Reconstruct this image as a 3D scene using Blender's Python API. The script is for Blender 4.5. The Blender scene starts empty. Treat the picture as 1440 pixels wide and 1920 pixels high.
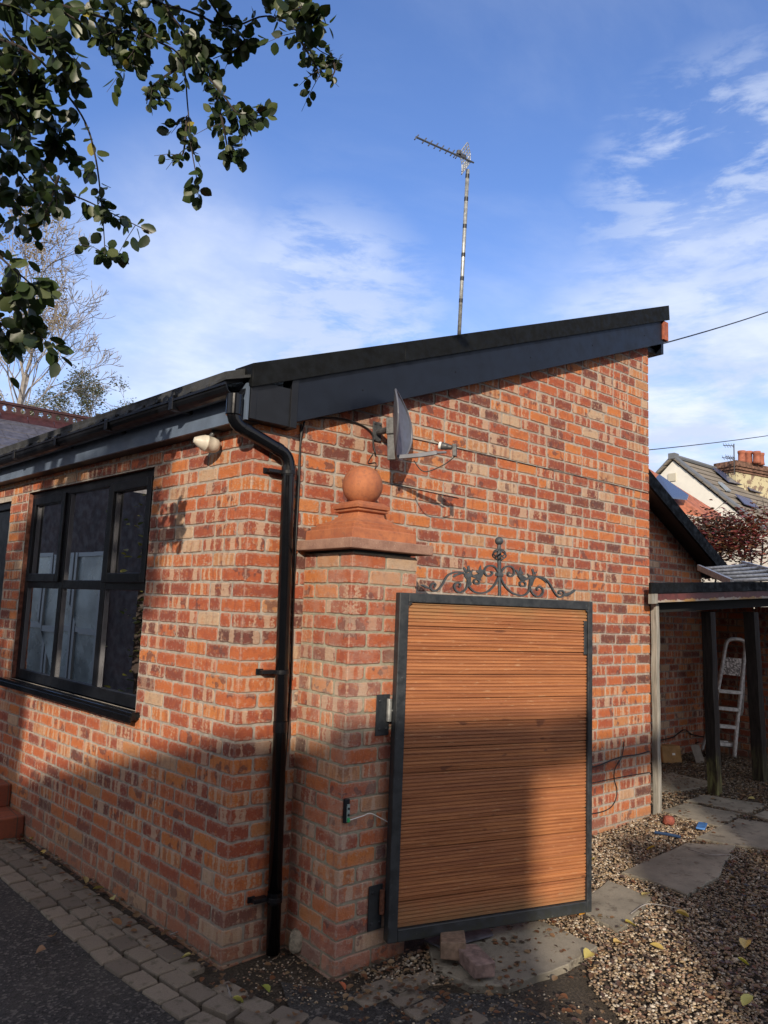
import bpy, bmesh, math, random
import numpy as np
from mathutils import Vector, Matrix
R = math.radians
scene = bpy.context.scene
COL = scene.collection
# ---------------------------------------------------------------- camera
CP = np.array([-1.7616, -3.1801, 1.6337]); YAW, PIT, ROL = 0.68678, 0.12734, 0.03959
FPX = 1385.78
_f = np.array([math.sin(YAW)*math.cos(PIT), math.cos(YAW)*math.cos(PIT), math.sin(PIT)])
_r = np.array([math.cos(YAW), -math.sin(YAW), 0.0]); _u = np.cross(_r, _f)
CR = _r*math.cos(ROL)+_u*math.sin(ROL); CU = -_r*math.sin(ROL)+_u*math.cos(ROL); CF = _f
cd = bpy.data.cameras.new('camera'); cam = bpy.data.objects.new('camera', cd); COL.objects.link(cam)
cam.matrix_world = Matrix(((CR[0], CU[0], -CF[0], CP[0]), (CR[1], CU[1], -CF[1], CP[1]), (CR[2], CU[2], -CF[2], CP[2]), (0, 0, 0, 1)))
cd.sensor_fit = 'HORIZONTAL'; cd.sensor_width = 36; cd.lens = 36*FPX/1440; cd.clip_end = 3000; cd.clip_start = 0.05
scene.camera = cam
def ray(x, y): return CF+(x-720)/FPX*CR-(y-960)/FPX*CU
def atZ(x, y, Z): return CP+ray(x, y)*Z
def onp(x, y, n, c):
    n = np.array(n, float); d = ray(x, y); return CP+d*((c-CP@n)/(d@n))
def gab(x, y, Y=0.0): return onp(x, y, (0, 1, 0), Y)
LA = -0.102
LU = np.array([math.sin(LA), math.cos(LA), 0]); LN = np.array([-math.cos(LA), math.sin(LA), 0])
def hgt(x): return min(max(0.045*x, 0.0), 0.16)
def grd(x, y):
    z = 0.05
    for i in range(12):
        P = onp(x, y, (0, 0, 1), z); z = hgt(P[0])
    P[2] = z; return P
# ---------------------------------------------------------------- sun, sky, exposure
SAZ, SEL = R(44), R(21)
SL = np.array([math.sin(SAZ)*math.cos(SEL), math.cos(SAZ)*math.cos(SEL), -math.sin(SEL)])
SH = np.array([math.cos(SAZ), -math.sin(SAZ), 0]); SV = np.cross(SH, SL)
if SV[2] < 0: SV = -SV
def sunp(u, v, s): return SH*u+SV*v-SL*s
ld = bpy.data.lights.new('sun', 'SUN'); ld.energy = 4.3; ld.angle = R(0.55); ld.color = (1.0, 0.87, 0.70)
sun = bpy.data.objects.new('sun', ld); COL.objects.link(sun)
sun.rotation_euler = Vector(SL).to_track_quat('-Z', 'Y').to_euler()
scene.view_settings.view_transform = 'Standard'; scene.view_settings.look = 'None'
scene.view_settings.exposure = 0.22; scene.view_settings.gamma = 1
W = bpy.data.worlds.new('World'); scene.world = W; W.use_nodes = True
class NT:
    def __init__(s, tree): s.t = tree; s.n = tree.nodes; s.l = tree.links
    def node(s, typ, ins=None, **kw):
        n = s.n.new(typ)
        for k, v in kw.items(): setattr(n, k, v)
        for k, v in (ins or {}).items(): s.set(n, k, v)
        return n
    def set(s, n, k, v):
        if isinstance(v, bpy.types.NodeSocket): s.l.new(v, n.inputs[k])
        elif isinstance(v, bpy.types.Node): s.l.new(v.outputs[0], n.inputs[k])
        else:
            if isinstance(v, (tuple, list)) and len(v) == 3 and n.inputs[k].type == 'RGBA': v = (*v, 1)
            n.inputs[k].default_value = v
    def m(s, op, a, b=0.0, c=0.0, clamp=False):
        n = s.n.new('ShaderNodeMath'); n.operation = op; n.use_clamp = clamp
        for i, v in enumerate((a, b, c)): s.set(n, i, v)
        return n.outputs[0]
    def mix(s, f, a, b, mode='MIX'):
        n = s.n.new('ShaderNodeMix'); n.data_type = 'RGBA'; n.blend_type = mode
        s.set(n, 0, f); s.set(n, 6, a); s.set(n, 7, b); return n.outputs[2]
    def noise(s, vec=None, scale=5, det=4, rough=.55, w=None, out=0, dist=0):
        n = s.n.new('ShaderNodeTexNoise'); n.inputs['Scale'].default_value = scale
        n.inputs['Detail'].default_value = det; n.inputs['Roughness'].default_value = rough
        n.inputs['Distortion'].default_value = dist
        if w is not None:
            n.noise_dimensions = '4D' if vec is not None else '1D'; s.set(n, 'W', w)
        if vec is not None: s.set(n, 'Vector', vec)
        return n.outputs[out]
    def ramp(s, f, stops, interp='LINEAR'):
        n = s.n.new('ShaderNodeValToRGB'); cr = n.color_ramp; cr.interpolation = interp
        while len(cr.elements) < len(stops): cr.elements.new(0.5)
        for e, (p, c) in zip(cr.elements, stops):
            e.position = p; e.color = (*c, 1) if len(c) == 3 else c
        s.set(n, 0, f); return n.outputs[0]
    def rng(s, v, a, b, c=0.0, d=1.0, smooth=True):
        n = s.n.new('ShaderNodeMapRange'); n.interpolation_type = 'SMOOTHSTEP' if smooth else 'LINEAR'
        for i, x in enumerate((v, a, b, c, d)): s.set(n, i, x)
        return n.outputs[0]
    def comb(s, x, y, z):
        return s.node('ShaderNodeCombineXYZ', {0: x, 1: y, 2: z}).outputs[0]
    def scl(s, v, sc):
        n = s.n.new('ShaderNodeVectorMath'); n.operation = 'MULTIPLY'; s.set(n, 0, v); n.inputs[1].default_value = sc
        return n.outputs[0]
wt = NT(W.node_tree); W.node_tree.nodes.clear()
sky = wt.node('ShaderNodeTexSky', sky_type='NISHITA', sun_disc=False, sun_elevation=SEL, sun_rotation=SAZ+math.pi)
sky.air_density = 1.0; sky.dust_density = 0.6; sky.ozone_density = 2.2; sky.altitude = 50
tc = wt.node('ShaderNodeTexCoord'); gen = tc.outputs['Generated']
sp = wt.node('ShaderNodeSeparateXYZ', {0: gen})
zz = wt.m('MAXIMUM', sp.outputs[2], 0.03)
zq = wt.m('ADD', zz, 0.12)
cx = wt.m('DIVIDE', sp.outputs[0], zq); cy = wt.m('DIVIDE', sp.outputs[1], zq)
cv = wt.comb(cx, cy, 0.0)
def dirmask(x, y, inner, outer):
    d = ray(x, y); d = d/np.linalg.norm(d)
    n = wt.node('ShaderNodeVectorMath', operation='DOT_PRODUCT'); wt.set(n, 0, gen); n.inputs[1].default_value = tuple(d)
    return wt.rng(n.outputs['Value'], math.cos(R(outer)), math.cos(R(inner)))
st3 = wt.scl(gen, (1.0, 1.0, 3.6)); base = wt.noise(cv, 1.4, 8, .55, dist=.3)
# wispy streaks run in one direction
mp = wt.node('ShaderNodeMapping', {'Vector': cv}); mp.inputs['Rotation'].default_value = (0, 0, R(-62)); mp.inputs['Scale'].default_value = (1.1, 2.2, 1)
wis = wt.noise(mp.outputs[0], 1.1, 9, .6, dist=.5)
fine = wt.noise(st3, 9.5, 8, .62, dist=.25)
low = wt.rng(sp.outputs[2], 0.62, 0.12)
a1 = wt.m('MULTIPLY', wt.rng(wis, .42, .80), wt.m('ADD', wt.m('MULTIPLY', low, .5), .14))
m_r = dirmask(1400, 430, 4, 13); m_l = dirmask(350, 560, 2, 13); m_l2 = dirmask(600, 640, 1, 12); m_b = dirmask(1330, 760, 5, 17); m_h = dirmask(900, 600, 8, 40)
a2 = wt.m('MULTIPLY', m_r, wt.rng(wt.m('ADD', wt.m('MULTIPLY', fine, .65), wt.m('MULTIPLY', base, .35)), .42, .56))
a3 = wt.m('MULTIPLY', m_l, wt.m('ADD', wt.rng(base, .34, .6, 0, .55), .30))
a4 = wt.m('MULTIPLY', m_l2, wt.rng(fine, .34, .56, 0.2, 1.0))
a5 = wt.m('MULTIPLY', m_b, wt.rng(fine, .3, .6, .25, .85))
hz = wt.m('MULTIPLY', wt.rng(sp.outputs[2], .52, .0), .46)
al = wt.m('MAXIMUM', wt.m('MAXIMUM', wt.m('MAXIMUM', a1, wt.m('MULTIPLY', a2, .72)), wt.m('MULTIPLY', wt.m('MAXIMUM', a3, a4), .85)), a5)
al = wt.m('ADD', wt.m('MULTIPLY', al, .85), hz, clamp=True)
skc = wt.mix(1.0, sky.outputs[0], (0.90, 1.02, 1.38), 'MULTIPLY')
cs = wt.noise(cv, 2.2, 5, .6)
cloudc = wt.mix(wt.rng(cs, .38, .66), (4.0, 4.6, 5.9), (5.5, 5.9, 6.7))
wc = wt.mix(al, skc, cloudc)
bk = wt.node('ShaderNodeVectorMath', operation='DOT_PRODUCT'); wt.set(bk, 0, gen); bk.inputs[1].default_value = (-math.sin(YAW), -math.cos(YAW), .25)
wc = wt.mix(wt.m('MULTIPLY', wt.rng(bk.outputs['Value'], -.15, .55), wt.rng(base, .30, .55, .45, .95)), wc, (5.6, 5.4, 5.3))   # broken cloud added behind the camera, unseen, to whiten the blue fill
bg = wt.node('ShaderNodeBackground', {'Color': wc, 'Strength': 0.145})
wt.l.new(bg.outputs[0], wt.node('ShaderNodeOutputWorld').inputs[0])
# ---------------------------------------------------------------- helpers
rnd = random.Random(7); nrs = np.random.RandomState(5)
def tag(o, label=None, cat=None, group=None, kind=None):
    if label: o['label'] = label
    if cat: o['category'] = cat
    if group: o['group'] = group
    if kind: o['kind'] = kind
    return o
def empty(name, loc=(0, 0, 0), rz=0):
    o = bpy.data.objects.new(name, None); COL.objects.link(o); o.location = loc; o.rotation_euler = (0, 0, rz); o.empty_display_size = .1
    return o
MATS = {}
def mat(name, color=(.5, .5, .5), rough=.7, metal=0.0, var=0.0, vscale=20, bump=0.0, bscale=80, spec=.5, build=None):
    if name in MATS: return MATS[name]
    m = bpy.data.materials.new(name); m.use_nodes = True; t = NT(m.node_tree); t.n.clear()
    p = t.node('ShaderNodeBsdfPrincipled', {'Roughness': rough, 'Metallic': metal}); p.inputs['Specular IOR Level'].default_value = spec
    o = t.node('ShaderNodeOutputMaterial'); t.l.new(p.outputs[0], o.inputs[0])
    tco = t.node('ShaderNodeTexCoord').outputs['Object']
    c = color
    if var:
        nz = t.noise(tco, vscale, 6, .6)
        c = t.mix(t.rng(nz, .3, .7), tuple(x*(1-var) for x in color), tuple(min(1, x*(1+var)) for x in color))
        t.set(p, 'Roughness', t.rng(t.noise(tco, vscale*2.3, 4), .3, .7, rough*.75, min(1, rough*1.25)))
    t.set(p, 'Base Color', c)
    if bump:
        b = t.node('ShaderNodeBump', {'Height': t.noise(tco, bscale, 5, .6), 'Strength': bump, 'Distance': .004}); t.set(p, 'Normal', b.outputs[0])
    if build: build(t, p, tco, o)
    MATS[name] = m; return m
class MB:
    """collects geometry for ONE mesh object; per-face material index, optional uv and colour per vertex"""
    def __init__(s): s.v = []; s.f = []; s.mi = []; s.uv = []; s.c = []; s.cur = 0; s.cc = (.5, .5, .5, 1); s.sm = []; s.smooth = False
    def add(s, vs, fs, uvs=None, col=None):
        b = len(s.v); s.v += [tuple(map(float, x)) for x in vs]
        s.uv += uvs if uvs else [(0, 0)]*len(vs); s.c += [col or s.cc]*len(vs)
        for f in fs: s.f.append([b+i for i in f]); s.mi.append(s.cur); s.sm.append(s.smooth)
    def quad(s, a, b, c, d): s.add([a, b, c, d], [(0, 1, 2, 3)])
    def hexa(s, P):  # 8 points: bottom 4 ccw, top 4 ccw
        s.add(P, [(3, 2, 1, 0), (4, 5, 6, 7), (0, 1, 5, 4), (1, 2, 6, 5), (2, 3, 7, 6), (3, 0, 4, 7)])
    def box(s, x0, x1, y0, y1, z0, z1, M=None):
        P = [(x0, y0, z0), (x1, y0, z0), (x1, y1, z0), (x0, y1, z0), (x0, y0, z1), (x1, y0, z1), (x1, y1, z1), (x0, y1, z1)]
        if M is not None: P = [tuple(M @ Vector(q)) for q in P]
        s.hexa(P)
    def obox(s, O, U, V, N, u0, u1, v0, v1, n0, n1):
        O, U, V, N = map(np.asarray, (O, U, V, N)); P = []
        for n in (n0, n1):
            for (u, v) in ((u0, v0), (u1, v0), (u1, v1), (u0, v1)): P.append(O+U*u+V*v+N*n)
        s.hexa(P)
    def tube(s, pts, r, n=8, cap=True, flat=None):
        pts = [Vector(tuple(map(float, q))) for q in pts]; rr = r if isinstance(r, (list, tuple)) else [r]*len(pts)
        b = len(s.v); prev = None; vs = []
        for i, q in enumerate(pts):
            d = (pts[min(i+1, len(pts)-1)]-pts[max(i-1, 0)])
            if d.length < 1e-9: d = Vector((0, 0, 1))
            d.normalize()
            if prev is None:
                a = Vector((0, 0, 1)) if abs(d.z) < .9 else Vector((1, 0, 0)); x = d.cross(a).normalized()
            else:
                x = prev-d*prev.dot(d)
                if x.length < 1e-6: x = d.orthogonal()
                x.normalize()
            prev = x; y = d.cross(x)
            for k in range(n):
                t = 2*math.pi*k/n; vs.append(q+(x*math.cos(t)+y*math.sin(t))*rr[i])
        fs = []
        for i in range(len(pts)-1):
            for k in range(n): fs.append((i*n+k, i*n+(k+1) % n, (i+1)*n+(k+1) % n, (i+1)*n+k))
        if cap: fs.append(tuple(range(n-1, -1, -1))); fs.append(tuple((len(pts)-1)*n+k for k in range(n)))
        s.add(vs, fs)
    def strip(s, pts, W2, N, t):
        """flat bar swept along pts: half width along the in-plane normal W2 given, thickness along N"""
        pts = [Vector(tuple(map(float, q))) for q in pts]; N = Vector(tuple(N)).normalized(); vs = []
        for i, q in enumerate(pts):
            d = (pts[min(i+1, len(pts)-1)]-pts[max(i-1, 0)]).normalized(); x = N.cross(d).normalized()
            w = W2[i] if isinstance(W2, (list, tuple)) else W2
            for a, b in ((-1, -1), (1, -1), (1, 1), (-1, 1)): vs.append(q+x*w*a+N*t*b)
        fs = []
        for i in range(len(pts)-1):
            for k in range(4): fs.append((i*4+k, i*4+(k+1) % 4, (i+1)*4+(k+1) % 4, (i+1)*4+k))
        fs += [(3, 2, 1, 0), tuple((len(pts)-1)*4+k for k in range(4))]
        s.add(vs, fs)
    def lathe(s, prof, c, n=24, M=None):
        vs = []
        for (r_, z) in prof:
            for k in range(n):
                t = 2*math.pi*k/n; vs.append(Vector((r_*math.cos(t), r_*math.sin(t), z)))
        if M is not None: vs = [M @ q for q in vs]
        vs = [q+Vector(tuple(map(float, c))) for q in vs]; fs = []
        for i in range(len(prof)-1):
            for k in range(n): fs.append((i*n+k, i*n+(k+1) % n, (i+1)*n+(k+1) % n, (i+1)*n+k))
        fs += [tuple(range(n-1, -1, -1)), tuple((len(prof)-1)*n+k for k in range(n))]
        s.add(vs, fs)
    def build(s, name, mats, parent=None, bevel=0, attr=False, smooth=None, recalc=False):
        me = bpy.data.meshes.new(name); me.from_pydata(s.v, [], s.f); me.update()
        mats = mats if isinstance(mats, (list, tuple)) else [mats]
        for m in mats: me.materials.append(m)
        me.polygons.foreach_set('material_index', s.mi); me.polygons.foreach_set('use_smooth', [bool(smooth) if smooth is not None else x for x in s.sm])
        if attr:
            uv = me.uv_layers.new(name='UVMap'); li = np.empty(len(me.loops), int); me.loops.foreach_get('vertex_index', li)
            uv.data.foreach_set('uv', np.array(s.uv, float)[li].ravel())
            ca = me.color_attributes.new('bid', 'FLOAT_COLOR', 'POINT'); ca.data.foreach_set('color', np.array(s.c, float).ravel())
        if recalc:
            bm = bmesh.new(); bm.from_mesh(me); bmesh.ops.recalc_face_normals(bm, faces=bm.faces); bm.to_mesh(me); bm.free()
        o = bpy.data.objects.new(name, me); COL.objects.link(o)
        if parent is not None: o.parent = parent; o.matrix_parent_inverse = Matrix.Translation(parent.location).inverted() if parent.rotation_euler.z == 0 else parent.matrix_world.inverted()
        if bevel:
            b = o.modifiers.new('bevel', 'BEVEL'); b.width = bevel; b.segments = 2; b.limit_method = 'ANGLE'; b.angle_limit = R(40)
        return o
def fast_mesh(name, V, F, mats, parent=None, col=None, smooth=False, uv=None):
    me = bpy.data.meshes.new(name); k = F.shape[1]
    me.vertices.add(len(V)); me.vertices.foreach_set('co', V.astype(np.float32).ravel())
    me.loops.add(F.size); me.loops.foreach_set('vertex_index', F.astype(np.int32).ravel())
    me.polygons.add(len(F)); me.polygons.foreach_set('loop_start', np.arange(0, F.size, k, dtype=np.int32))
    me.polygons.foreach_set('loop_total', np.full(len(F), k, dtype=np.int32)); me.polygons.foreach_set('use_smooth', np.full(len(F), smooth))
    me.update(calc_edges=True); me.validate()
    me.materials.append(mats)
    if col is not None:
        ca = me.color_attributes.new('bid', 'FLOAT_COLOR', 'POINT'); ca.data.foreach_set('color', col.astype(np.float32).ravel())
    o = bpy.data.objects.new(name, me); COL.objects.link(o)
    if parent is not None: o.parent = parent; o.matrix_parent_inverse = Matrix.Translation(parent.location).inverted()
    return o
def attrcol(t, name='bid'):
    n = t.node('ShaderNodeAttribute', attribute_name=name); s_ = t.node('ShaderNodeSeparateColor', {0: n.outputs[0]}); return n.outputs[0], s_.outputs
# ---------------------------------------------------------------- materials
def brick_build(dark=1.0, wash=0.0, grimez=0.45, lime=0.0):
    def f(t, p, tco, o):
        _, c = attrcol(t); uv = t.node('ShaderNodeUVMap', uv_map='UVMap').outputs[0]
        su = t.node('ShaderNodeSeparateXYZ', {0: uv}); bwid = t.node('ShaderNodeAttribute', attribute_name='bid').outputs['Alpha']; off = t.m('MULTIPLY', c[1], 57.0)
        v3 = t.comb(su.outputs[0], su.outputs[1], off)
        base = t.ramp(c[0], [(0, (.12, .048, .038)), (.07, (.19, .056, .038)), (.17, (.29, .072, .040)), (.42, (.41, .098, .040)), (.68, (.50, .138, .045)), (.90, (.58, .20, .052)), (.955, (.48, .25, .12)), (.985, (.54, .39, .26))])
        # broad tonal blotches inside a brick
        bl = t.noise(v3, 26, 4, .6, dist=.6)
        base = t.mix(t.rng(bl, .5, .66, 0, .8), base, t.mix(.35, base, (.17, .055, .050)))
        base = t.mix(t.rng(bl, .46, .28, 0, .55), base, (.55, .20, .07))
        core = t.m('MULTIPLY', t.rng(t.noise(v3, 15, 2, .5), .56, .60), t.rng(c[1], .62, .70))
        base = t.mix(t.m('MULTIPLY', core, .75), base, (.13, .055, .05))
        # kiln stripes standing across the brick, pale and dark
        wob = t.m('MULTIPLY', t.noise(v3, 30, 4, .6), .034)
        sx = t.m('ADD', t.m('MULTIPLY', t.m('ADD', su.outputs[0], wob), t.m('ADD', .45, t.m('MULTIPLY', c[0], .85))), t.m('MULTIPLY', c[1], 31.0))
        st = t.m('ADD', t.m('MULTIPLY', t.noise(None, 21, 1.0, .5, w=sx), .85), t.m('MULTIPLY', t.noise(None, 44, 0.0, .5, w=sx), .15))
        has = t.rng(c[2], .44, .60); edge = t.noise(v3, 70, 4, .65)
        pale = t.m('MULTIPLY', t.rng(t.m('ADD', st, t.m('MULTIPLY', edge, .26)), .655, .70), has)
        drk = t.m('MULTIPLY', t.rng(t.m('ADD', st, t.m('MULTIPLY', edge, .14)), .50, .42), t.rng(c[2], .28, .42))
        palec = t.mix(t.noise(v3, 60, 3), (.46, .27, .17), (.66, .51, .38))
        base = t.mix(t.m('MULTIPLY', drk, .40), base, (.24, .062, .045))
        base = t.mix(t.m('MULTIPLY', pale, .82), base, palec)
        # worn cream skin round the edge of some bricks, fine grain, white lime flecks
        sk = t.m('MULTIPLY', t.rng(t.noise(v3, 44, 5, .65), .55, .66), t.rng(c[2], .62, .80))
        base = t.mix(t.m('MULTIPLY', sk, .6), base, (.55, .40, .27))
        gr = t.noise(v3, 420, 3, .7)
        base = t.mix(t.rng(gr, .3, .75, 0, .32), base, t.mix(.5, base, (.10, .04, .03)))
        # mortar smears and dust creeping in from the arrises
        ed = t.m('MINIMUM', t.m('MINIMUM', su.outputs[0], t.m('SUBTRACT', t.m('SUBTRACT', bwid, .012), su.outputs[0])), t.m('MINIMUM', su.outputs[1], t.m('SUBTRACT', .0645, su.outputs[1])))
        em = t.rng(t.m('SUBTRACT', ed, t.m('MULTIPLY', t.rng(t.noise(v3, 55, 6, .75), .42, .74), .036)), .0025, -.0015)
        base = t.mix(t.m('MULTIPLY', em, .42), base, (.44, .355, .29))
        sp2 = t.noise(v3, 210, 4, .7); base = t.mix(t.rng(sp2, .60, .68, 0, .6), base, (.13, .05, .04)); base = t.mix(t.rng(sp2, .36, .30, 0, .5), base, (.60, .44, .34))
        fl = t.m('MULTIPLY', t.rng(t.noise(v3, 120, 5, .7), .68-lime, .73-lime), t.rng(t.noise(tco, 2.3, 3), .5, .68))
        base = t.mix(fl, base, (.72, .66, .58))
        # splash-back grime low on the wall
        sz = t.node('ShaderNodeSeparateXYZ', {0: tco}).outputs[2]
        gz = t.rng(t.m('ADD', sz, t.m('MULTIPLY', t.noise(tco, 5, 4), .35)), grimez+.12, .10, 0, .5)
        base = t.mix(gz, base, t.mix(t.rng(gr, .3, .7), (.20, .145, .105), (.29, .22, .16)))
        if wash: base = t.mix(t.rng(t.noise(tco, 7, 5, .65), .35, .7, 0, wash), base, (.47, .42, .36))
        t.set(p, 'Base Color', t.mix(1.0, base, (dark*.93, dark*.90, dark*.88), 'MULTIPLY'))
        t.set(p, 'Roughness', .88)
        h = t.m('ADD', t.m('MULTIPLY', t.noise(v3, 180, 5, .65), 1.0), t.m('MULTIPLY', t.noise(v3, 40, 3), .9))
        b = t.node('ShaderNodeBump', {'Height': h, 'Strength': .8, 'Distance': .006}); t.set(p, 'Normal', b.outputs[0])
    return f
def mortar_build(ca, cb):
    def f(t, p, tco, o):
        n = t.noise(tco, 30, 6, .65); n2 = t.noise(tco, 3, 3)
        c = t.mix(t.rng(n, .3, .7), ca, cb); c = t.mix(t.rng(n2, .5, .75, 0, .45), c, (.17, .145, .12))
        sz = t.node('ShaderNodeSeparateXYZ', {0: tco}).outputs[2]
        c = t.mix(t.rng(t.m('ADD', sz, t.m('MULTIPLY', n2, .3)), .5, .1, 0, .6), c, (.17, .135, .10))
        t.set(p, 'Base Color', c); t.set(p, 'Roughness', .95)
        b = t.node('ShaderNodeBump', {'Height': t.noise(tco, 260, 5, .7), 'Strength': .7, 'Distance': .003}); t.set(p, 'Normal', b.outputs[0])
    return f
M_BR = mat('brick', build=brick_build()); M_MO = mat('mortar', build=mortar_build((.26, .23, .20), (.42, .375, .32)))
M_BRP = mat('brick_pillar', build=brick_build(1.0, .30, .25)); M_MOP = mat('mortar_pillar', build=mortar_build((.23, .21, .155), (.36, .33, .25)))
M_BRR = mat('brick_rear', build=brick_build(1.15, .12, .2)); M_BRD = mat('brick_dark', build=brick_build(.75, 0, .6)); M_MOD = mat('mortar_dark', build=mortar_build((.13, .11, .09), (.2, .18, .15)))
M_BLK = mat('black_upvc', (.006, .007, .010), .38, spec=.35, var=.25, vscale=6)
M_FASC = mat('fascia_paint', (.006, .009, .017), .42, spec=.3, var=.12, vscale=5, bump=.05, bscale=30)
M_GLOSS = mat('black_gloss', (.004, .0045, .006), .16, spec=.4, var=.1, vscale=9)
M_FELT = mat('verge_felt', (.0035, .0045, .0055), .75, spec=.2, var=.4, vscale=9, bump=.5, bscale=300)
M_SOOT = mat('soffit_black', (.01, .01, .012), .5)
M_TILE = mat('roof_covering', (.035, .037, .04), .8, var=.4, vscale=12, bump=.6, bscale=60)
M_SLATE = mat('slate', (.075, .075, .095), .5, var=.35, vscale=14, bump=.3, bscale=50)
M_MAROON = mat('maroon_clay', (.045, .014, .015), .45, var=.3, vscale=12, bump=.2)
M_TERRA = None
def terra_build(t, p, tco, o):
    n = t.noise(tco, 9, 6, .6); n2 = t.noise(tco, 60, 5, .65)
    c = t.mix(t.rng(n, .3, .7), (.30, .095, .045), (.43, .155, .065)); c = t.mix(t.rng(n2, .45, .75, 0, .6), c, (.19, .075, .05)); c = t.mix(t.rng(t.noise(tco, 22, 5, .7), .58, .70, 0, .5), c, (.15, .10, .075))
    mp_ = t.node('ShaderNodeMapping', {'Vector': tco}); mp_.inputs['Scale'].default_value = (1, 1, .12)
    c = t.mix(t.rng(t.noise(mp_.outputs[0], 34, 4), .58, .74, 0, .35), c, (.14, .06, .045))
    t.set(p, 'Base Color', c); t.set(p, 'Roughness', .8)
    b = t.node('ShaderNodeBump', {'Height': t.noise(tco, 150, 5, .6), 'Strength': .25, 'Distance': .003}); t.set(p, 'Normal', b.outputs[0])
M_TERRA = mat('terracotta', build=terra_build)
def slabstone_build(t, p, tco, o):
    n = t.noise(tco, 160, 4, .7); n1 = t.noise(tco, 14, 5)
    c = t.mix(t.rng(n1, .3, .7), (.24, .13, .095), (.34, .20, .145)); c = t.mix(t.rng(n, .62, .72), c, (.62, .52, .42)); c = t.mix(t.rng(n, .42, .30), c, (.12, .08, .07))
    t.set(p, 'Base Color', c); t.set(p, 'Roughness', .9)
    b = t.node('ShaderNodeBump', {'Height': n, 'Strength': .5, 'Distance': .004}); t.set(p, 'Normal', b.outputs[0])
M_COPE = mat('coping_stone', build=slabstone_build)
def gate_wood(t, p, tco, o):
    _, c = attrcol(t); uv = t.node('ShaderNodeUVMap', uv_map='UVMap').outputs[0]; su = t.node('ShaderNodeSeparateXYZ', {0: uv})
    v3 = t.comb(t.m('MULTIPLY', su.outputs[0], .30), t.m('MULTIPLY', su.outputs[1], 9.0), t.m('MULTIPLY', c[0], 40))
    g = t.noise(v3, 7, 6, .62, dist=.3); g2 = t.noise(v3, 40, 4, .6)
    col = t.mix(t.rng(g, .3, .72), (.25, .088, .035), (.47, .195, .075))
    col = t.mix(t.rng(c[0], 0, 1, 0, .45, smooth=False), col, (.30, .115, .055))
    col = t.mix(t.rng(g2, .5, .75, 0, .35), col, (.20, .075, .035))
    w = t.noise(t.comb(t.m('MULTIPLY', su.outputs[0], 5.0), t.m('MULTIPLY', su.outputs[1], 26.0), 3.0), 3.0, 5, .6)
    col = t.mix(t.rng(w, .60, .70, 0, .55), col, (.52, .32, .18))
    kn = t.noise(t.comb(su.outputs[0], t.m('MULTIPLY', su.outputs[1], 2.2), t.m('MULTIPLY', c[0], 9)), 9, 1.5)
    col = t.mix(t.rng(kn, .70, .76, 0, .7), col, (.10, .035, .02))
    z = t.node('ShaderNodeSeparateXYZ', {0: tco}).outputs[2]
    zz_ = t.m('ADD', z, t.m('MULTIPLY', t.noise(tco, 6, 4), .22))
    col = t.mix(t.rng(zz_, .42, .20, 0, .55), col, (.20, .17, .085))
    col = t.mix(t.rng(zz_, 1.66, 1.80, 0, .55), col, (.24, .165, .07))
    t.set(p, 'Base Color', col); t.set(p, 'Roughness', t.rng(g2, .3, .7, .42, .66))
    b = t.node('ShaderNodeBump', {'Height': t.noise(v3, 60, 5, .6), 'Strength': .3, 'Distance': .002}); t.set(p, 'Normal', b.outputs[0])
M_WOOD = mat('gate_boards', build=gate_wood)
def steel_build(t, p, tco, o):
    n = t.noise(tco, 24, 6, .65); z = t.node('ShaderNodeSeparateXYZ', {0: tco}).outputs[2]
    c = t.mix(t.rng(n, .3, .7), (.014, .017, .021), (.030, .035, .041)); c = t.mix(t.rng(t.noise(tco, 90, 4, .7), .64, .72, 0, .5), c, (.16, .17, .17))
    c = t.mix(t.rng(t.m('ADD', z, t.m('MULTIPLY', n, .25)), .30, .14, 0, .6), c, (.07, .075, .045))
    t.set(p, 'Base Color', c); t.set(p, 'Roughness', t.rng(n, .3, .7, .35, .6))
M_STEEL = mat('painted_steel', build=steel_build)
M_IRON = mat('wrought_iron', (.045, .052, .060), .5, var=.3, vscale=60, bump=.3, bscale=200)
M_GALV = mat('galvanised', (.36, .37, .36), .45, metal=.6, var=.3, vscale=30)
M_RUST = mat('rusty_iron', (.12, .045, .025), .8, var=.5, vscale=80, bump=.5)
M_DISH = mat('dish_grey', (.115, .122, .15), .45, var=.1, vscale=12)
M_DGREY = mat('dark_grey_plastic', (.06, .062, .066), .5, var=.2)
M_WHITE = mat('white_plastic', (.75, .74, .70), .5, var=.06)
M_CREAM = mat('cream_plastic', (.55, .50, .42), .5, var=.12, vscale=30)
M_CABLE = mat('black_cable', (.012, .012, .013), .5)
M_ALU = mat('aluminium', (.56, .56, .55), .5, metal=.2, var=.25, vscale=30)
M_SPLAT = None
def splat(t, p, tco, o):
    n = t.noise(tco, 40, 6, .7)
    c = t.mix(t.rng(n, .44, .52), (.62, .57, .53), (.13, .11, .10)); t.set(p, 'Base Color', c); t.set(p, 'Metallic', .1)
M_SPLAT = mat('paint_spattered_plate', rough=.6, build=splat)
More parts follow.
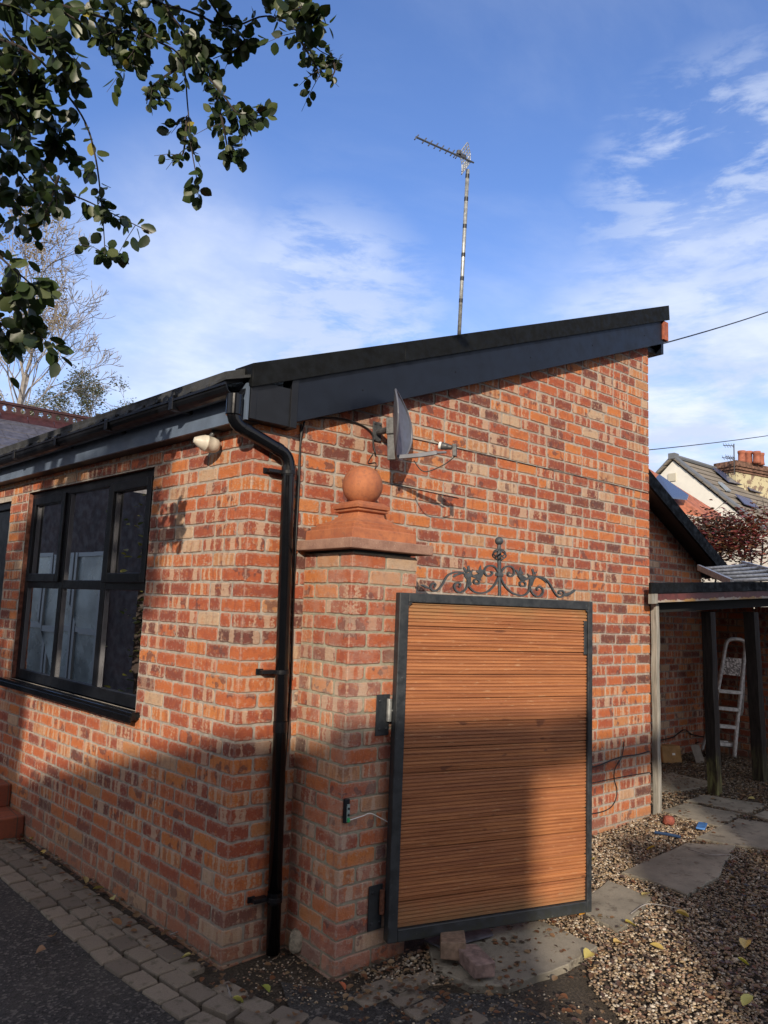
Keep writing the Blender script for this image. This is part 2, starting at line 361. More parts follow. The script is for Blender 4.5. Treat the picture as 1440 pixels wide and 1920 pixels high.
def oldwood(ca, cb, moss=0.0):
    def f(t, p, tco, o):
        mp_ = t.node('ShaderNodeMapping', {'Vector': tco}); mp_.inputs['Scale'].default_value = (1, 1, .08)
        n = t.noise(mp_.outputs[0], 55, 6, .65); z = t.node('ShaderNodeSeparateXYZ', {0: tco}).outputs[2]
        c = t.mix(t.rng(n, .3, .7), ca, cb)
        if moss:
            k = t.rng(t.m('ADD', z, t.m('MULTIPLY', t.noise(tco, 8, 4), .5)), .78, .52)
            c = t.mix(t.m('MULTIPLY', k, moss), c, t.mix(t.rng(n, .38, .6), (.05, .035, .02), (.22, .22, .085)))
        t.set(p, 'Base Color', c); t.set(p, 'Roughness', .9)
        b = t.node('ShaderNodeBump', {'Height': n, 'Strength': .6, 'Distance': .006}); t.set(p, 'Normal', b.outputs[0])
    return f
M_POST = mat('old_post', build=oldwood((.012, .009, .008), (.035, .028, .024), .95)); M_POST2 = mat('old_post_dark', build=oldwood((.010, .008, .007), (.030, .025, .022), .2))
M_GREYW = mat('weathered_batten', build=oldwood((.17, .16, .14), (.34, .32, .28), .0))
def redpaint(t, p, tco, o):
    z = t.node('ShaderNodeSeparateXYZ', {0: tco}); n = t.noise(tco, 16, 5, .6)
    c = t.mix(t.rng(n, .35, .7), (.075, .020, .016), (.13, .034, .028))
    e = t.m('SUBTRACT', z.outputs[2], t.m('MULTIPLY', z.outputs[0], .055))
    k = t.rng(t.m('ADD', e, t.m('MULTIPLY', n, .06)), 1.606, 1.600); c = t.mix(k, c, t.mix(t.rng(t.noise(tco, 5, 3), .5, .6), (.34, .29, .24), (.30, .17, .05)))
    t.set(p, 'Base Color', c); t.set(p, 'Roughness', .6)
M_RED = mat('flaking_red_paint', build=redpaint)
def asphalt(t, p, tco, o):
    n = t.noise(tco, 150, 5, .75); n1 = t.noise(tco, 2.2, 5, .6); v = t.node('ShaderNodeTexVoronoi', {'Vector': tco, 'Scale': 85.0})
    c = t.mix(t.rng(n, .35, .7), (.020, .019, .019), (.075, .070, .066)); vs_ = t.node('ShaderNodeSeparateColor', {0: v.outputs['Color']}).outputs[0]; c = t.mix(t.rng(vs_, .80, .90, 0, .8), c, (.17, .155, .14)); c = t.mix(t.rng(vs_, .30, .10, 0, .7), c, (.012, .012, .012))
    c = t.mix(t.rng(n1, .45, .72, 0, .55), c, (.085, .078, .068)); c = t.mix(t.rng(t.noise(tco, 5, 4), .62, .7, 0, .6), c, (.03, .026, .019))
    t.set(p, 'Base Color', c); t.set(p, 'Roughness', .82)
    b = t.node('ShaderNodeBump', {'Height': t.m('ADD', v.outputs[0], n), 'Strength': 1.0, 'Distance': .009}); t.set(p, 'Normal', b.outputs[0])
M_ASPH = mat('asphalt', build=asphalt)
def soil(t, p, tco, o):
    n = t.noise(tco, 70, 7, .75); n1 = t.noise(tco, 3, 4)
    c = t.mix(t.rng(n, .35, .7), (.030, .023, .016), (.13, .10, .072)); c = t.mix(t.rng(n1, .45, .7, 0, .5), c, (.045, .036, .024))
    t.set(p, 'Base Color', c); t.set(p, 'Roughness', .95)
    b = t.node('ShaderNodeBump', {'Height': n, 'Strength': 1.0, 'Distance': .02}); t.set(p, 'Normal', b.outputs[0])
M_SOIL = mat('soil', build=soil)
def sett(t, p, tco, o):
    _, c = attrcol(t); n = t.noise(tco, 220, 4, .7); n1 = t.noise(tco, 18, 5)
    k = t.mix(c[0], (.16, .132, .105), (.27, .225, .175)); k = t.mix(t.rng(n, .3, .7, 0, .4), k, (.055, .048, .042)); k = t.mix(t.rng(n1, .55, .7, 0, .6), k, (.05, .05, .028))
    t.set(p, 'Base Color', k); t.set(p, 'Roughness', .9)
    b = t.node('ShaderNodeBump', {'Height': n, 'Strength': .6, 'Distance': .004}); t.set(p, 'Normal', b.outputs[0])
M_SETT = mat('block_paver', build=sett)
def slabc(t, p, tco, o):
    n = t.noise(tco, 120, 6, .75); n1 = t.noise(tco, 4.5, 6, .6)
    k = t.mix(t.rng(n1, .3, .7), (.16, .145, .115), (.29, .26, .205)); k = t.mix(t.rng(n, .3, .72, 0, .35), k, (.11, .095, .075)); k = t.mix(t.rng(t.noise(tco, 11, 6, .75), .52, .66, 0, .75), k, (.075, .06, .045))
    t.set(p, 'Base Color', k); t.set(p, 'Roughness', .9)
    b = t.node('ShaderNodeBump', {'Height': n, 'Strength': .45, 'Distance': .004}); t.set(p, 'Normal', b.outputs[0])
M_SLAB = mat('concrete_slab', build=slabc)
def pebble(t, p, tco, o):
    a, c = attrcol(t); n = t.noise(tco, 260, 3, .7)
    t.set(p, 'Base Color', t.mix(t.rng(n, .35, .75, 0, .35), a, (.10, .075, .055))); t.set(p, 'Roughness', .7)
M_PEB = mat('pebbles', build=pebble)
def leafm(t, p, tco, o):
    a, c = attrcol(t); tr = t.node('ShaderNodeBsdfTranslucent', {'Color': t.mix(1.0, a, (1.3, 1.5, .8), 'MULTIPLY')})
    t.set(p, 'Base Color', a); t.set(p, 'Roughness', .42); ms = t.node('ShaderNodeMixShader', {0: .22})
    t.l.new(p.outputs[0], ms.inputs[1]); t.l.new(tr.outputs[0], ms.inputs[2]); t.l.new(ms.outputs[0], o.inputs[0])
M_LEAF = mat('leaves', build=leafm)
M_BARK = mat('bark', (.10, .085, .07), .9, var=.4, vscale=30); M_TWIG = mat('pale_twig', (.27, .25, .235), .9, var=.3, vscale=8); M_DTW = mat('dark_twig', (.035, .026, .022), .8)
def glassm(t, p, tco, o):
    g = t.node('ShaderNodeBsdfGlossy', {'Color': (1, 1, 1, 1), 'Roughness': .01}); tr = t.node('ShaderNodeBsdfTransparent', {'Color': (.55, .6, .6, 1)})
    fr = t.node('ShaderNodeFresnel', {'IOR': 1.7}); ms = t.node('ShaderNodeMixShader', {0: fr.outputs[0]})
    t.l.new(tr.outputs[0], ms.inputs[1]); t.l.new(g.outputs[0], ms.inputs[2]); t.l.new(ms.outputs[0], o.inputs[0])
M_GLASS = mat('window_glass', build=glassm)
# ---------------------------------------------------------------- brickwork
CO = 0.075
def corner_rand(key):
    r_ = random.Random(hash(key) & 0xffffff); return (r_.random(), r_.random(), r_.random(), 1)
def brickface(mb, O, U, N, umax, zlo, topf, holes=(), seed=0, k0=0, c0=None, c1=None, L=.199, z0=0.0, e0=.005, e1=.005):
    O, U, N = map(np.asarray, (O, U, N)); Zv = np.array([0, 0, 1.0]); flip = (np.cross(U, Zv)@N) < 0
    r_ = random.Random(seed)
    def P(u, z, n): return O+U*u+Zv*(z-O[2])+N*n
    # mortar backing in strips round the openings
    mb.cur = 1; us = sorted({0, umax, *[h[0] for h in holes], *[h[1] for h in holes]})
    for a, b in zip(us, us[1:]):
        hs = sorted([(h[2], h[3]) for h in holes if h[0] <= a+1e-6 and h[1] >= b-1e-6]); z = zlo; segs = []
        for (h0, h1) in hs:
            if h0 > z: segs.append((z, h0, h0))
            z = h1
        segs.append((z, topf(a), topf(b)))
        for (q, ta, tb) in segs:
            f_ = [P(a, q, 0), P(b, q, 0), P(b, tb, 0), P(a, ta, 0)]; mb.add(f_ if not flip else f_[::-1], [(0, 1, 2, 3)])
    mb.cur = 0
    kmax = int((max(topf(0), topf(umax))-z0)/CO)+2
    for k in range(int((zlo-z0)/CO)-1, kmax):
        zb = z0+k*CO+.0050; zt = zb+.0648
        if zt < zlo+.02: continue
        # joints
        edges = []; first = None
        odd = (k+k0) % 2
        start = (L/2 if odd else L)
        u = start; xs = [0.0]
        while u < umax-.03:
            xs.append(u+r_.uniform(-.006, .006)); u += L*r_.choice((1, 1, 1, 1, 1, .97, 1.03, .5 if r_.random() < .35 else 1))
        if umax-xs[-1] < .05: xs.pop()
        xs.append(umax)
        ivs = [(0, umax)]
        for h in holes:
            if zb < h[3]-.03 and zt > h[2]+.03:
                nv = []
                for (a, b) in ivs:
                    if h[0] > a: nv.append((a, min(b, h[0])))
                    if h[1] < b: nv.append((max(a, h[1]), b))
                    if h[1] <= a or h[0] >= b: nv.append((a, b)) if (a, b) not in nv else None
                ivs = [(a, b) for (a, b) in dict.fromkeys(nv) if b-a > .03]
        for i, (a, b) in enumerate(zip(xs, xs[1:])):
            for (ia, ib) in ivs:
                a2, b2 = max(a, ia), min(b, ib)
                if b2-a2 < .035: continue
                if zb > topf((a2+b2)/2)+.0: continue
                col = (r_.random(), r_.random(), r_.random(), b2-a2)
                if i == 0 and c0: col = corner_rand((c0, k))
                if i == len(xs)-2 and c1: col = corner_rand((c1, k))
                g = .0062+r_.uniform(-.0015, .0015)
                la = a2+(g if a2 > 1e-6 else -e0); rb = b2-(g if b2 < umax-1e-6 else -e1)
                dz = .0012*math.sin(a2*3+k)+r_.uniform(-.0015, .0015)
                bb, tt = zb+dz+r_.uniform(-.001, .0015), zt+dz+r_.uniform(-.0015, .001)
                w, h_ = rb-la, tt-bb; tilt = r_.uniform(-.006, .006); cu, cz = (la+rb)/2, (bb+tt)/2
                ol = []; nseg = 4
                for (sx, sy, q0) in ((1, -1, -90), (1, 1, 0), (-1, 1, 90), (-1, -1, 180)):
                    rad = r_.choice((.006, .009, .012, .015, .024 if r_.random() < .35 else .010)); rad = min(rad, w*.3, h_*.3)
                    atc = (abs(la) < .01 and sx < 0 and a2 < 1e-6) or (sx > 0 and b2 > umax-1e-6)
                    if atc: rad = .002
                    for q in range(3):
                        t = R(q0+45*q); ol.append((cu+sx*(w/2-rad)+rad*math.cos(t)+(0 if atc else r_.uniform(-.0008, .0008)), cz+sy*(h_/2-rad)+rad*math.sin(t)+r_.uniform(-.0008, .0008)))
                    # jitter along the following edge
                    if sx == 1 and sy == -1: nx = [(cu+w/2, cz)]
                    elif sx == 1: nx = [(cu+w*f, cz+h_/2) for f in (.28, .1, -.12, -.3)]
                    elif sy == 1: nx = [(cu-w/2, cz)]
                    else: nx = [(cu-w*f, cz-h_/2) for f in (.3, .12, -.1, -.28)]
                    ol += [(x+(0 if abs(y-cz) < 1e-6 else 0), y+(r_.uniform(-.0021, .0021) if abs(y-cz) > 1e-6 else 0)) for (x, y) in nx]
                pr = .005+r_.uniform(-.0018, .002); n = len(ol); vs = []; uv = []
                ins = .0032
                for (dep, sc) in ((-.002, 0), (pr-.0026, 0), (pr, 1)):
                    for (x, y) in ol:
                        if sc: x = cu+(x-cu)*(1-2*ins/w); y = cz+(y-cz)*(1-2*ins/h_)
                        y2 = y+(x-cu)*tilt; vs.append(P(x, y2, dep)); uv.append((x-la, y-bb))
                fs = [tuple(range(2*n, 3*n))]
                for q in range(2):
                    for j in range(n): fs.append((q*n+j, q*n+(j+1) % n, (q+1)*n+(j+1) % n, (q+1)*n+j))
                if flip: fs = [f[::-1] for f in fs]
                mb.add(vs, fs, uv, col)
# ================================================================= SETTING
def gsheet(name, poly, m, zoff, sub=None, kind='structure'):
    b = MB(); b.add([(x, y, hgt(x)+zoff) for x, y in poly], [tuple(range(len(poly)))]); o = b.build(name, m); tag(o, kind=kind); return o
# ground: one sheet out to the horizon, level on the left and rising gently past the pillar
b = MB(); xs = [-600, -60, -12, 0, .5, 1, 1.5, 2, 2.5, 3, 3.56, 8, 30, 120, 900]; ys = [-600, -60, -10, -4, -2, 0, 3, 10, 60, 900]
vs = [(x, y, hgt(x)-.02) for y in ys for x in xs]; nx = len(xs)
b.add(vs, [(j*nx+i, j*nx+i+1, (j+1)*nx+i+1, (j+1)*nx+i) for j in range(len(ys)-1) for i in range(nx-1)])
tag(b.build('ground', M_SOIL), kind='structure')
def strips(name, m, zoff, x0f, x1f, y0, y1, ny=30, xsn=12):
    b = MB(); vs = []
    for j in range(ny+1):
        y = y0+(y1-y0)*j/ny; a, c = x0f(y), x1f(y)
        for i in range(xsn+1): x = a+(c-a)*i/xsn; vs.append((x, y, hgt(x)+zoff))
    b.add(vs, [(j*(xsn+1)+i, j*(xsn+1)+i+1, (j+1)*(xsn+1)+i+1, (j+1)*(xsn+1)+i) for j in range(ny) for i in range(xsn)])
    return tag(b.build(name, m), kind='structure')
def edge_x(y):   # the line between asphalt and block edging
    return float(np.interp(y, [-4, -1.2, -.35, .3, 1.65, 3.2, 6], [.35, .05, -.328, -.43, -.551, -.72, -1.0]))
strips('driveway', M_ASPH, -.010, lambda y: -9, lambda y: edge_x(y)+.02+.025*math.sin(y*7)+.015*math.sin(y*17), -9, 6)
# broken asphalt apron round the pillar foot
pts = [(-.25, -.75), (-.1, -.62), (.05, -.5), (.14, -.28), (.3, -.52), (.5, -.62), (.62, -.78), (.80, -.95), (.85, -1.3), (.95, -1.7), (.9, -2.6), (0, -3.4), (-.2, -2), (-.1, -1.2)]
b = MB(); b.add([(x, y, hgt(x)-.006) for x, y in pts], [tuple(range(len(pts)))]); tag(b.build('apron', M_ASPH), kind='structure')
# block edging: three rows following the wall, real blocks
b = MB()
def paver(cx_, cy_, ang, lx, ly, tint, z=0.0):
    c_, s_ = math.cos(ang), math.sin(ang); h = hgt(cx_)+z; n = []
    for (dx, dy) in ((-1, -.7), (-.7, -1), (.7, -1), (1, -.7), (1, .7), (.7, 1), (-.7, 1), (-1, .7)):
        if abs(dx) == .7: dx = math.copysign(1-.006/(lx/2), dx)
        if abs(dy) == .7: dy = math.copysign(1-.006/(ly/2), dy)
        x, y = dx*lx/2+rnd.uniform(-.0015, .0015), dy*ly/2+rnd.uniform(-.0015, .0015); n.append((cx_+x*c_-y*s_, cy_+x*s_+y*c_))
    vs = [(x, y, h-.03) for x, y in n]+[(x, y, h-.002) for x, y in n]+[(cx_+(x-cx_)*.95, cy_+(y-cy_)*.93, h+.003+rnd.uniform(-.001, .002)) for x, y in n]
    fs = [tuple(range(16, 24))]+[(q*8+j, q*8+(j+1) % 8, (q+1)*8+(j+1) % 8, (q+1)*8+j) for q in range(2) for j in range(8)]
    b.add(vs, fs, None, (tint, rnd.random(), 0, 1))
y = -2.2
while y < 4.6:
    dx = edge_x(y+.05)-edge_x(y-.05); ang = math.atan2(.1, dx)-math.pi/2
    for row in range(4):
        if row == 3 and (rnd.random() < .5 or y < -.2): continue
        if row == 2 and -.20 < y < .05: continue
        if y < -.55 and rnd.random() < .12: continue
        ox = edge_x(y)+.055+row*.108+rnd.uniform(-.003, .003)
        yy = y+(.07 if row % 2 else 0)
        wallx = -.0*yy + (-.1025*yy if yy > 0 else 9)
        if ox > wallx-.09: continue
        ln = .148
        paver(ox, yy, ang+rnd.uniform(-.03, .03), rnd.uniform(.093, .100), ln-.010, rnd.random(), rnd.uniform(-.003, .003))
    y += .152
tag(b.build('paving', M_SETT, attr=True), kind='structure')
# half-buried setts in front of the pillar
b = MB()
for (px, py, a, l) in ((715, 1848, .2, .16), (760, 1842, .25, .14), (795, 1832, .3, .12), (700, 1868, .2, .15), (765, 1870, .25, .15), (795, 1890, .25, .16), (880, 1912, .2, .14)):
    P_ = grd(px, py); paver(P_[0], P_[1], YAW*-1+R(90)+a-1.1, l, .085, rnd.random(), -.002)
tag(b.build('paving_fragment', M_SETT, attr=True), kind='structure')
# concrete slabs of the path
def slab(pts, lift=.022):
    g = [grd(*q) for q in pts]; cx_ = sum(q[0] for q in g)/len(g); cy_ = sum(q[1] for q in g)/len(g); pp = []
    for i, q in enumerate(g):
        q2 = g[(i+1) % len(g)]
        for f in np.linspace(0, .84, 6): pp.append((q[0]+(q2[0]-q[0])*f+rnd.uniform(-.006, .006), q[1]+(q2[1]-q[1])*f+rnd.uniform(-.006, .006)))
    n = len(pp); vs = [(x, y, hgt(x)-.03) for x, y in pp]+[(x, y, hgt(x)+lift-.005) for x, y in pp]+[(cx_+(x-cx_)*.985, cy_+(y-cy_)*.985, hgt(x)+lift) for x, y in pp]
    area = sum(pp[i][0]*pp[(i+1) % n][1]-pp[(i+1) % n][0]*pp[i][1] for i in range(n)); fs = [tuple(range(2*n, 3*n))]+[(q*n+j, q*n+(j+1) % n, (q+1)*n+(j+1) % n, (q+1)*n+j) for q in range(2) for j in range(n)]
    if area < 0: fs = [f[::-1] for f in fs]
    b.add(vs, fs); return g
b = MB(); SLABS = []
for pts in ([(1166, 1639), (1287, 1584), (1380, 1588), (1345, 1648), (1290, 1681), (1235, 1660)],
            [(1306, 1574), (1385, 1538), (1470, 1550), (1470, 1600), (1354, 1584)],
            [(1241, 1523), (1285, 1508), (1390, 1529), (1348, 1553)],
            [(1287, 1503), (1322, 1493), (1440, 1511), (1400, 1527)],
            [(1412, 1532), (1455, 1512), (1500, 1520), (1470, 1546)],
            [(1104, 1684), (1141, 1655), (1222, 1687), (1161, 1752), (1100, 1716)],
            [(798, 1762), (1015, 1730), (1122, 1779), (1067, 1812), (950, 1856), (880, 1852), (815, 1822)],
            [(1180, 1462), (1260, 1450), (1350, 1470), (1250, 1488)]):
    SLABS.append(slab(pts, .013 if pts[0][0] != 1180 else .004))
tag(b.build('path', M_SLAB), kind='structure')
def inslab(x, y, grow=0.0):
    for g in SLABS[:7]:
        ins = False; n = len(g); cx_ = sum(q[0] for q in g)/n; cy_ = sum(q[1] for q in g)/n
        X, Y = cx_+(x-cx_)/(1+grow), cy_+(y-cy_)/(1+grow)
        for i in range(n):
            x1, y1, x2, y2 = g[i][0], g[i][1], g[(i+1) % n][0], g[(i+1) % n][1]
            if (y1 > Y) != (y2 > Y) and X < (x2-x1)*(Y-y1)/(y2-y1)+x1: ins = not ins
        if ins: return True
    return False
# ---- gravel: real pebbles near the camera, one object
def icos(sub=1):
    bm = bmesh.new(); bmesh.ops.create_icosphere(bm, subdivisions=sub, radius=1); V = np.array([v.co[:] for v in bm.verts]); F = np.array([[v.index for v in f.verts] for f in bm.faces]); bm.free(); return V, F
IV, IF = icos(1)
def scatter_stones(name, pos, size, cols, flat=(.32, .62), label=None):
    n = len(pos); nv = len(IV); rs = nrs
    V = np.repeat(IV[None], n, 0)*(1+rs.uniform(-.18, .18, (n, nv, 1)))
    V = V*np.stack([rs.uniform(.8, 1.35, n), rs.uniform(.65, 1.0, n), rs.uniform(*flat, n)], -1)[:, None, :]*size[:, None, None]
    a = rs.uniform(0, 6.28, n); tx = rs.uniform(-.5, .5, n)
    c, s_ = np.cos(tx)[:, None], np.sin(tx)[:, None]; y = V[:, :, 1]*c-V[:, :, 2]*s_; z = V[:, :, 1]*s_+V[:, :, 2]*c; x = V[:, :, 0]
    c, s_ = np.cos(a)[:, None], np.sin(a)[:, None]; V = np.stack([x*c-y*s_, x*s_+y*c, z], -1)+pos[:, None, :]
    F = (IF[None]+(np.arange(n)*nv)[:, None, None]).reshape(-1, 3)
    C = np.repeat(np.concatenate([cols, np.ones((n, 1))], 1)[:, None], nv, 1).reshape(-1, 4)
    return fast_mesh(name, V.reshape(-1, 3), F, M_PEB, col=C, smooth=True)
PAL = np.array([(.42, .32, .21), (.32, .23, .145), (.54, .45, .33), (.22, .155, .105), (.38, .27, .15), (.26, .22, .18), (.62, .55, .45), (.16, .115, .08), (.34, .21, .14), (.28, .19, .11), (.20, .14, .095)])
def gravel_region(poly, dens, cond=None):
    dens *= 1.35
    xs_ = [q[0] for q in poly]; ys_ = [q[1] for q in poly]; A = (max(xs_)-min(xs_))*(max(ys_)-min(ys_)); n = int(A*dens); out = []
    X = nrs.uniform(min(xs_), max(xs_), n); Y = nrs.uniform(min(ys_), max(ys_), n)
    for x, y in zip(X, Y):
        ins = False
        for i in range(len(poly)):
            x1, y1 = poly[i]; x2, y2 = poly[(i+1) % len(poly)]
            if (y1 > y) != (y2 > y) and x < (x2-x1)*(y-y1)/(y2-y1)+x1: ins = not ins
        if not ins or (cond and not cond(x, y)): continue
        if inslab(x, y, -.07-.05*math.sin(x*23+y*31)) and nrs.rand() > .006: continue
        out.append((x, y))
    return out
front = [(.92, -3.2), (1.0, -1.45), (1.15, -1.15), (1.45, -.9), (1.5, -.3), (1.2, -.03), (3.57, -.03), (3.75, -.1), (3.9, -.6), (5.2, -1.6), (4.5, -3.2)]
G1 = gravel_region(front, 4300, lambda x, y: not (x > 2.6 and y < -1.6) and nrs.rand() < (1.0 if y > -1.9 else .6))
G1b = gravel_region([(.45, -.45), (.75, -.45), (1.35, -.62), (1.2, -.85), (.72, -.8), (.5, -.62)], 3200, lambda x, y: nrs.rand() < .75)
G1c = gravel_region([(.3, -.75), (.95, -.9), (1.1, -1.7), (.4, -1.6)], 700)+gravel_region([(.0, -.12), (.33, -.02), (.33, -.42), (.75, -.44), (.75, -.62), (.2, -.62), (.02, -.4)], 1500)
G2 = gravel_region([(3.7, -.1), (3.7, 1.15), (6.6, 1.15), (6.6, -1.3), (4.2, -.8)], 1500)
G = np.array(G1+G1b+G1c+G2); N1 = len(G1)
hz_ = np.array([hgt(x) for x in G[:, 0]]); sz_ = nrs.uniform(.0045, .0105, len(G)); sz_[nrs.rand(len(G)) < .05] *= 1.5
sz_[N1+len(G1b)+len(G1c):] *= 1.25; sz_[N1+len(G1b):N1+len(G1b)+len(G1c)] *= .62
pos = np.stack([G[:, 0], G[:, 1], hz_-.006+nrs.uniform(0, .009, len(G))], -1)
cols = PAL[nrs.randint(0, len(PAL), len(G))]*nrs.uniform(.70, 1.0, (len(G), 1))
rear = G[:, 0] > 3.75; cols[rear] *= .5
litter = (G[:, 0]*SH[0]+G[:, 1]*SH[1] > 2.35) & (G[:, 1] < -.5); cols[litter] *= .62  # stones right of the sun's shadow edge darkened, shade plus leaf litter
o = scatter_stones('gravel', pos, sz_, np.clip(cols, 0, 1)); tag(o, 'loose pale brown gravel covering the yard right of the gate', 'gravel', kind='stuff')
# ---- leaf litter and small dead leaves in one object
def leaf_mesh(poss, sizes, cols, name, lift=.004, curl=.35, mt=None, normals=None, parent=None, hang=False):
    n = len(poss); base_ = np.array([(0, 0, 0), (.12, .22, .07), (.36, .37, .12), (.66, .36, .12), (.88, .20, .08), (1.04, 0, .0), (.88, -.20, .08), (.66, -.36, .12), (.36, -.37, .12), (.12, -.22, .07), (.5, 0, 0)]); base_[:, 2] *= curl/.35
    F0 = np.array([(q_, 10, q_+1) if False else (q_, q_+1, 10) for q_ in range(9)]+[(9, 0, 10)])
    V = np.repeat(base_[None], n, 0)*sizes[:, None, None]
    if normals is None:
        fl_ = .25 if name == 'leaf_litter' else .5; a = nrs.uniform(0, 6.28, n); tx = nrs.uniform(-fl_, fl_, n); ty = nrs.uniform(-fl_, fl_, n)
        x, y, z = V[:, :, 0], V[:, :, 1], V[:, :, 2]
        c, s_ = np.cos(tx)[:, None], np.sin(tx)[:, None]; y, z = y*c-z*s_, y*s_+z*c
        c, s_ = np.cos(ty)[:, None], np.sin(ty)[:, None]; x, z = x*c-z*s_, x*s_+z*c
        c, s_ = np.cos(a)[:, None], np.sin(a)[:, None]; x, y = x*c-y*s_, x*s_+y*c
        V = np.stack([x, y, z], -1)
    else:
        D, S, N_ = normals; V = V[:, :, 0:1]*D[:, None]+V[:, :, 1:2]*S[:, None]+V[:, :, 2:3]*N_[:, None]
    V = V+poss[:, None, :]; F = (F0[None]+(np.arange(n)*11)[:, None, None]).reshape(-1, 3)
    C = np.repeat(np.concatenate([cols, np.ones((n, 1))], 1)[:, None], 11, 1).reshape(-1, 4)
    return fast_mesh(name, V.reshape(-1, 3), F, mt or M_LEAF, col=C, parent=parent, smooth=True)
LP = []
for _ in range(22000):
    u_ = nrs.uniform(2.0, 6.5); w_ = nrs.uniform(-6, 4); P_ = SH*u_+np.array([SL[0], SL[1], 0])/math.cos(SEL)*w_
    if P_[0] > 1.2 and P_[1] < -.05 and P_[0] < 6.6 and (nrs.rand() < min(1, (u_-1.85)*.9)) and not (inslab(P_[0], P_[1]) and nrs.rand() > .06): LP.append(P_)
for _ in range(900):
    x, y = nrs.uniform(3.7, 6.6), nrs.uniform(-1, 1.1); LP.append(np.array([x, y, 0]))
for _ in range(900):
    x, y = nrs.uniform(.3, 1.8), nrs.uniform(-1.9, -.45); LP.append(np.array([x, y, 0]))
for _ in range(260):
    y = nrs.uniform(-.35, 3); LP.append(np.array([-.1025*max(y, 0)-abs(nrs.normal(0, .06))-.02, y, 0]))
for _ in range(120): LP.append(np.array([nrs.uniform(-.1, .6), nrs.uniform(-.9, -.05), 0]))
LP = np.array(LP); LP[:, 2] = [hgt(x)+.008+nrs.uniform(0, .008) for x in LP[:, 0]]
LPAL = np.array([(.13, .075, .045), (.09, .055, .04), (.19, .11, .06), (.06, .045, .035), (.24, .16, .09), (.16, .07, .035)])
o = leaf_mesh(LP, nrs.uniform(.012, .036, len(LP)), LPAL[nrs.randint(0, 6, len(LP))], 'leaf_litter', curl=.5); tag(o, 'dead brown leaf litter strewn over the ground', 'leaf litter', kind='stuff')
# single yellow leaves one can point to
def leaf_obj(px, py, size, col, lab, group=None, rot=None):
    P_ = grd(px, py); n = 1
    o = leaf_mesh(np.array([[0, 0, 0.0]]), np.array([size]), np.array([col]), 'fallen_leaf', curl=rnd.uniform(.3, .9)); o.location = (P_[0], P_[1], P_[2]+.016+(.02 if inslab(P_[0], P_[1]) else .006)); o.rotation_euler = (0, 0, rot if rot is not None else rnd.uniform(0, 6.28))
    tag(o, lab, 'leaf', group); return o
YEL = (.62, .42, .06); GR = 'yellow fallen leaves on the gravel'
leaf_obj(1087, 1725, .085, (.62, .30, .04), 'large orange-yellow leaf lying beside the free foot of the gate', rot=.4)
leaf_obj(1218, 1683, .06, (.70, .58, .22), 'pale yellow leaf on the corner of the sunlit concrete slab')
for (x, y) in ((1396, 1788), (1383, 1805), (1393, 1897), (1150, 1776), (1293, 1729), (1119, 1614), (1191, 1745), (1213, 1600), (1245, 1790), (1109, 1795)):
    leaf_obj(x, y, rnd.uniform(.045, .07), (rnd.uniform(.5, .66), rnd.uniform(.36, .5), rnd.uniform(.05, .16)), 'yellow fallen leaf lying on the open gravel', GR)
for (x, y) in ((173, 1652), (160, 1664), (57, 1579), (211, 1689), (340, 1806), (435, 1882), (85, 1600), (195, 1672)):
    leaf_obj(x, y, rnd.uniform(.04, .06), (rnd.uniform(.45, .6), rnd.uniform(.36, .5), rnd.uniform(.08, .2)), 'yellow fallen leaf on the edging along the window wall', 'yellow leaves by the window wall')
for (x, y) in ((95, 1766), (66, 1798), (228, 1742)):
    leaf_obj(x, y, .055, (.28, .15, .08), 'curled brown leaf on the dark driveway edge', 'brown leaves on the driveway')
leaf_obj(490, 1858, .05, (.30, .33, .07), 'green-yellow leaf on the broken tarmac in front of the pillar')
leaf_obj(635, 1851, .045, (.55, .16, .08), 'small red leaf on the tarmac in front of the pillar')
leaf_obj(1402, 1502, .06, (.55, .48, .2), 'yellow leaf on the slab under the mossy post')

# ================================================================= HOUSE
house = tag(empty('brick_house', (0, 0, 0)), 'red brick single-storey house with black eaves, window and tall sloping gable', 'house')
RS = .376
def barge_bot(x): return 3.786+.382*(x-3.456)
def cap_bot(x): return 2.664+.3745*(x+.055)
def roof_top(x): return 2.774+RS*(x+.086)
WX = 3.572; WH0, WH1, WZ0, WZ1 = .985, 2.93, 1.0, 2.395   # window opening on the left wall (distance along wall)
DH0, DH1 = 3.30, 4.25
b = MB()
brickface(b, (0, 0, 0), (1, 0, 0), (0, -1, 0), WX, -.2, lambda u: barge_bot(u)+.10 if u > .19 else 2.62, seed=3, k0=0, c0='hc', c1='he')
# return wall at the tall end
brickface(b, (WX, 0, 0), (0, 1, 0), (1, 0, 0), 1.19, -.2, lambda u: 3.9, seed=9, k0=1, c0='he')
b.build('gable_wall', [M_BR, M_MO], house, attr=True)
b = MB()
brickface(b, (0, 0, 0), LU, LN, 5.2, -.2, lambda u: 2.56, holes=[(WH0, WH1, WZ0, WZ1), (DH0, DH1, .30, 2.36)], seed=5, k0=1, c0='hc')
b.cur = 2   # reveals
def lp(u, z, n): return np.array([0, 0, z])+LU*u+LN*n
for (a, c, z0, z1) in ((WH0, WH1, WZ0, WZ1), (DH0, DH1, .30, 2.36)):
    b.obox((0, 0, 0), LU, (0, 0, 1), LN, a-.1, a-.001, z0, z1, -.12, -.003); b.obox((0, 0, 0), LU, (0, 0, 1), LN, c+.001, c+.1, z0, z1, -.12, -.003)
    b.obox((0, 0, 0), LU, (0, 0, 1), LN, a-.1, c+.1, z1+.001, z1+.08, -.12, -.003)
b.build('wall', [M_BR, M_MO, mat('reveal_brick', (.22, .085, .055), .9, var=.5, vscale=25, bump=.4)], house, attr=True)
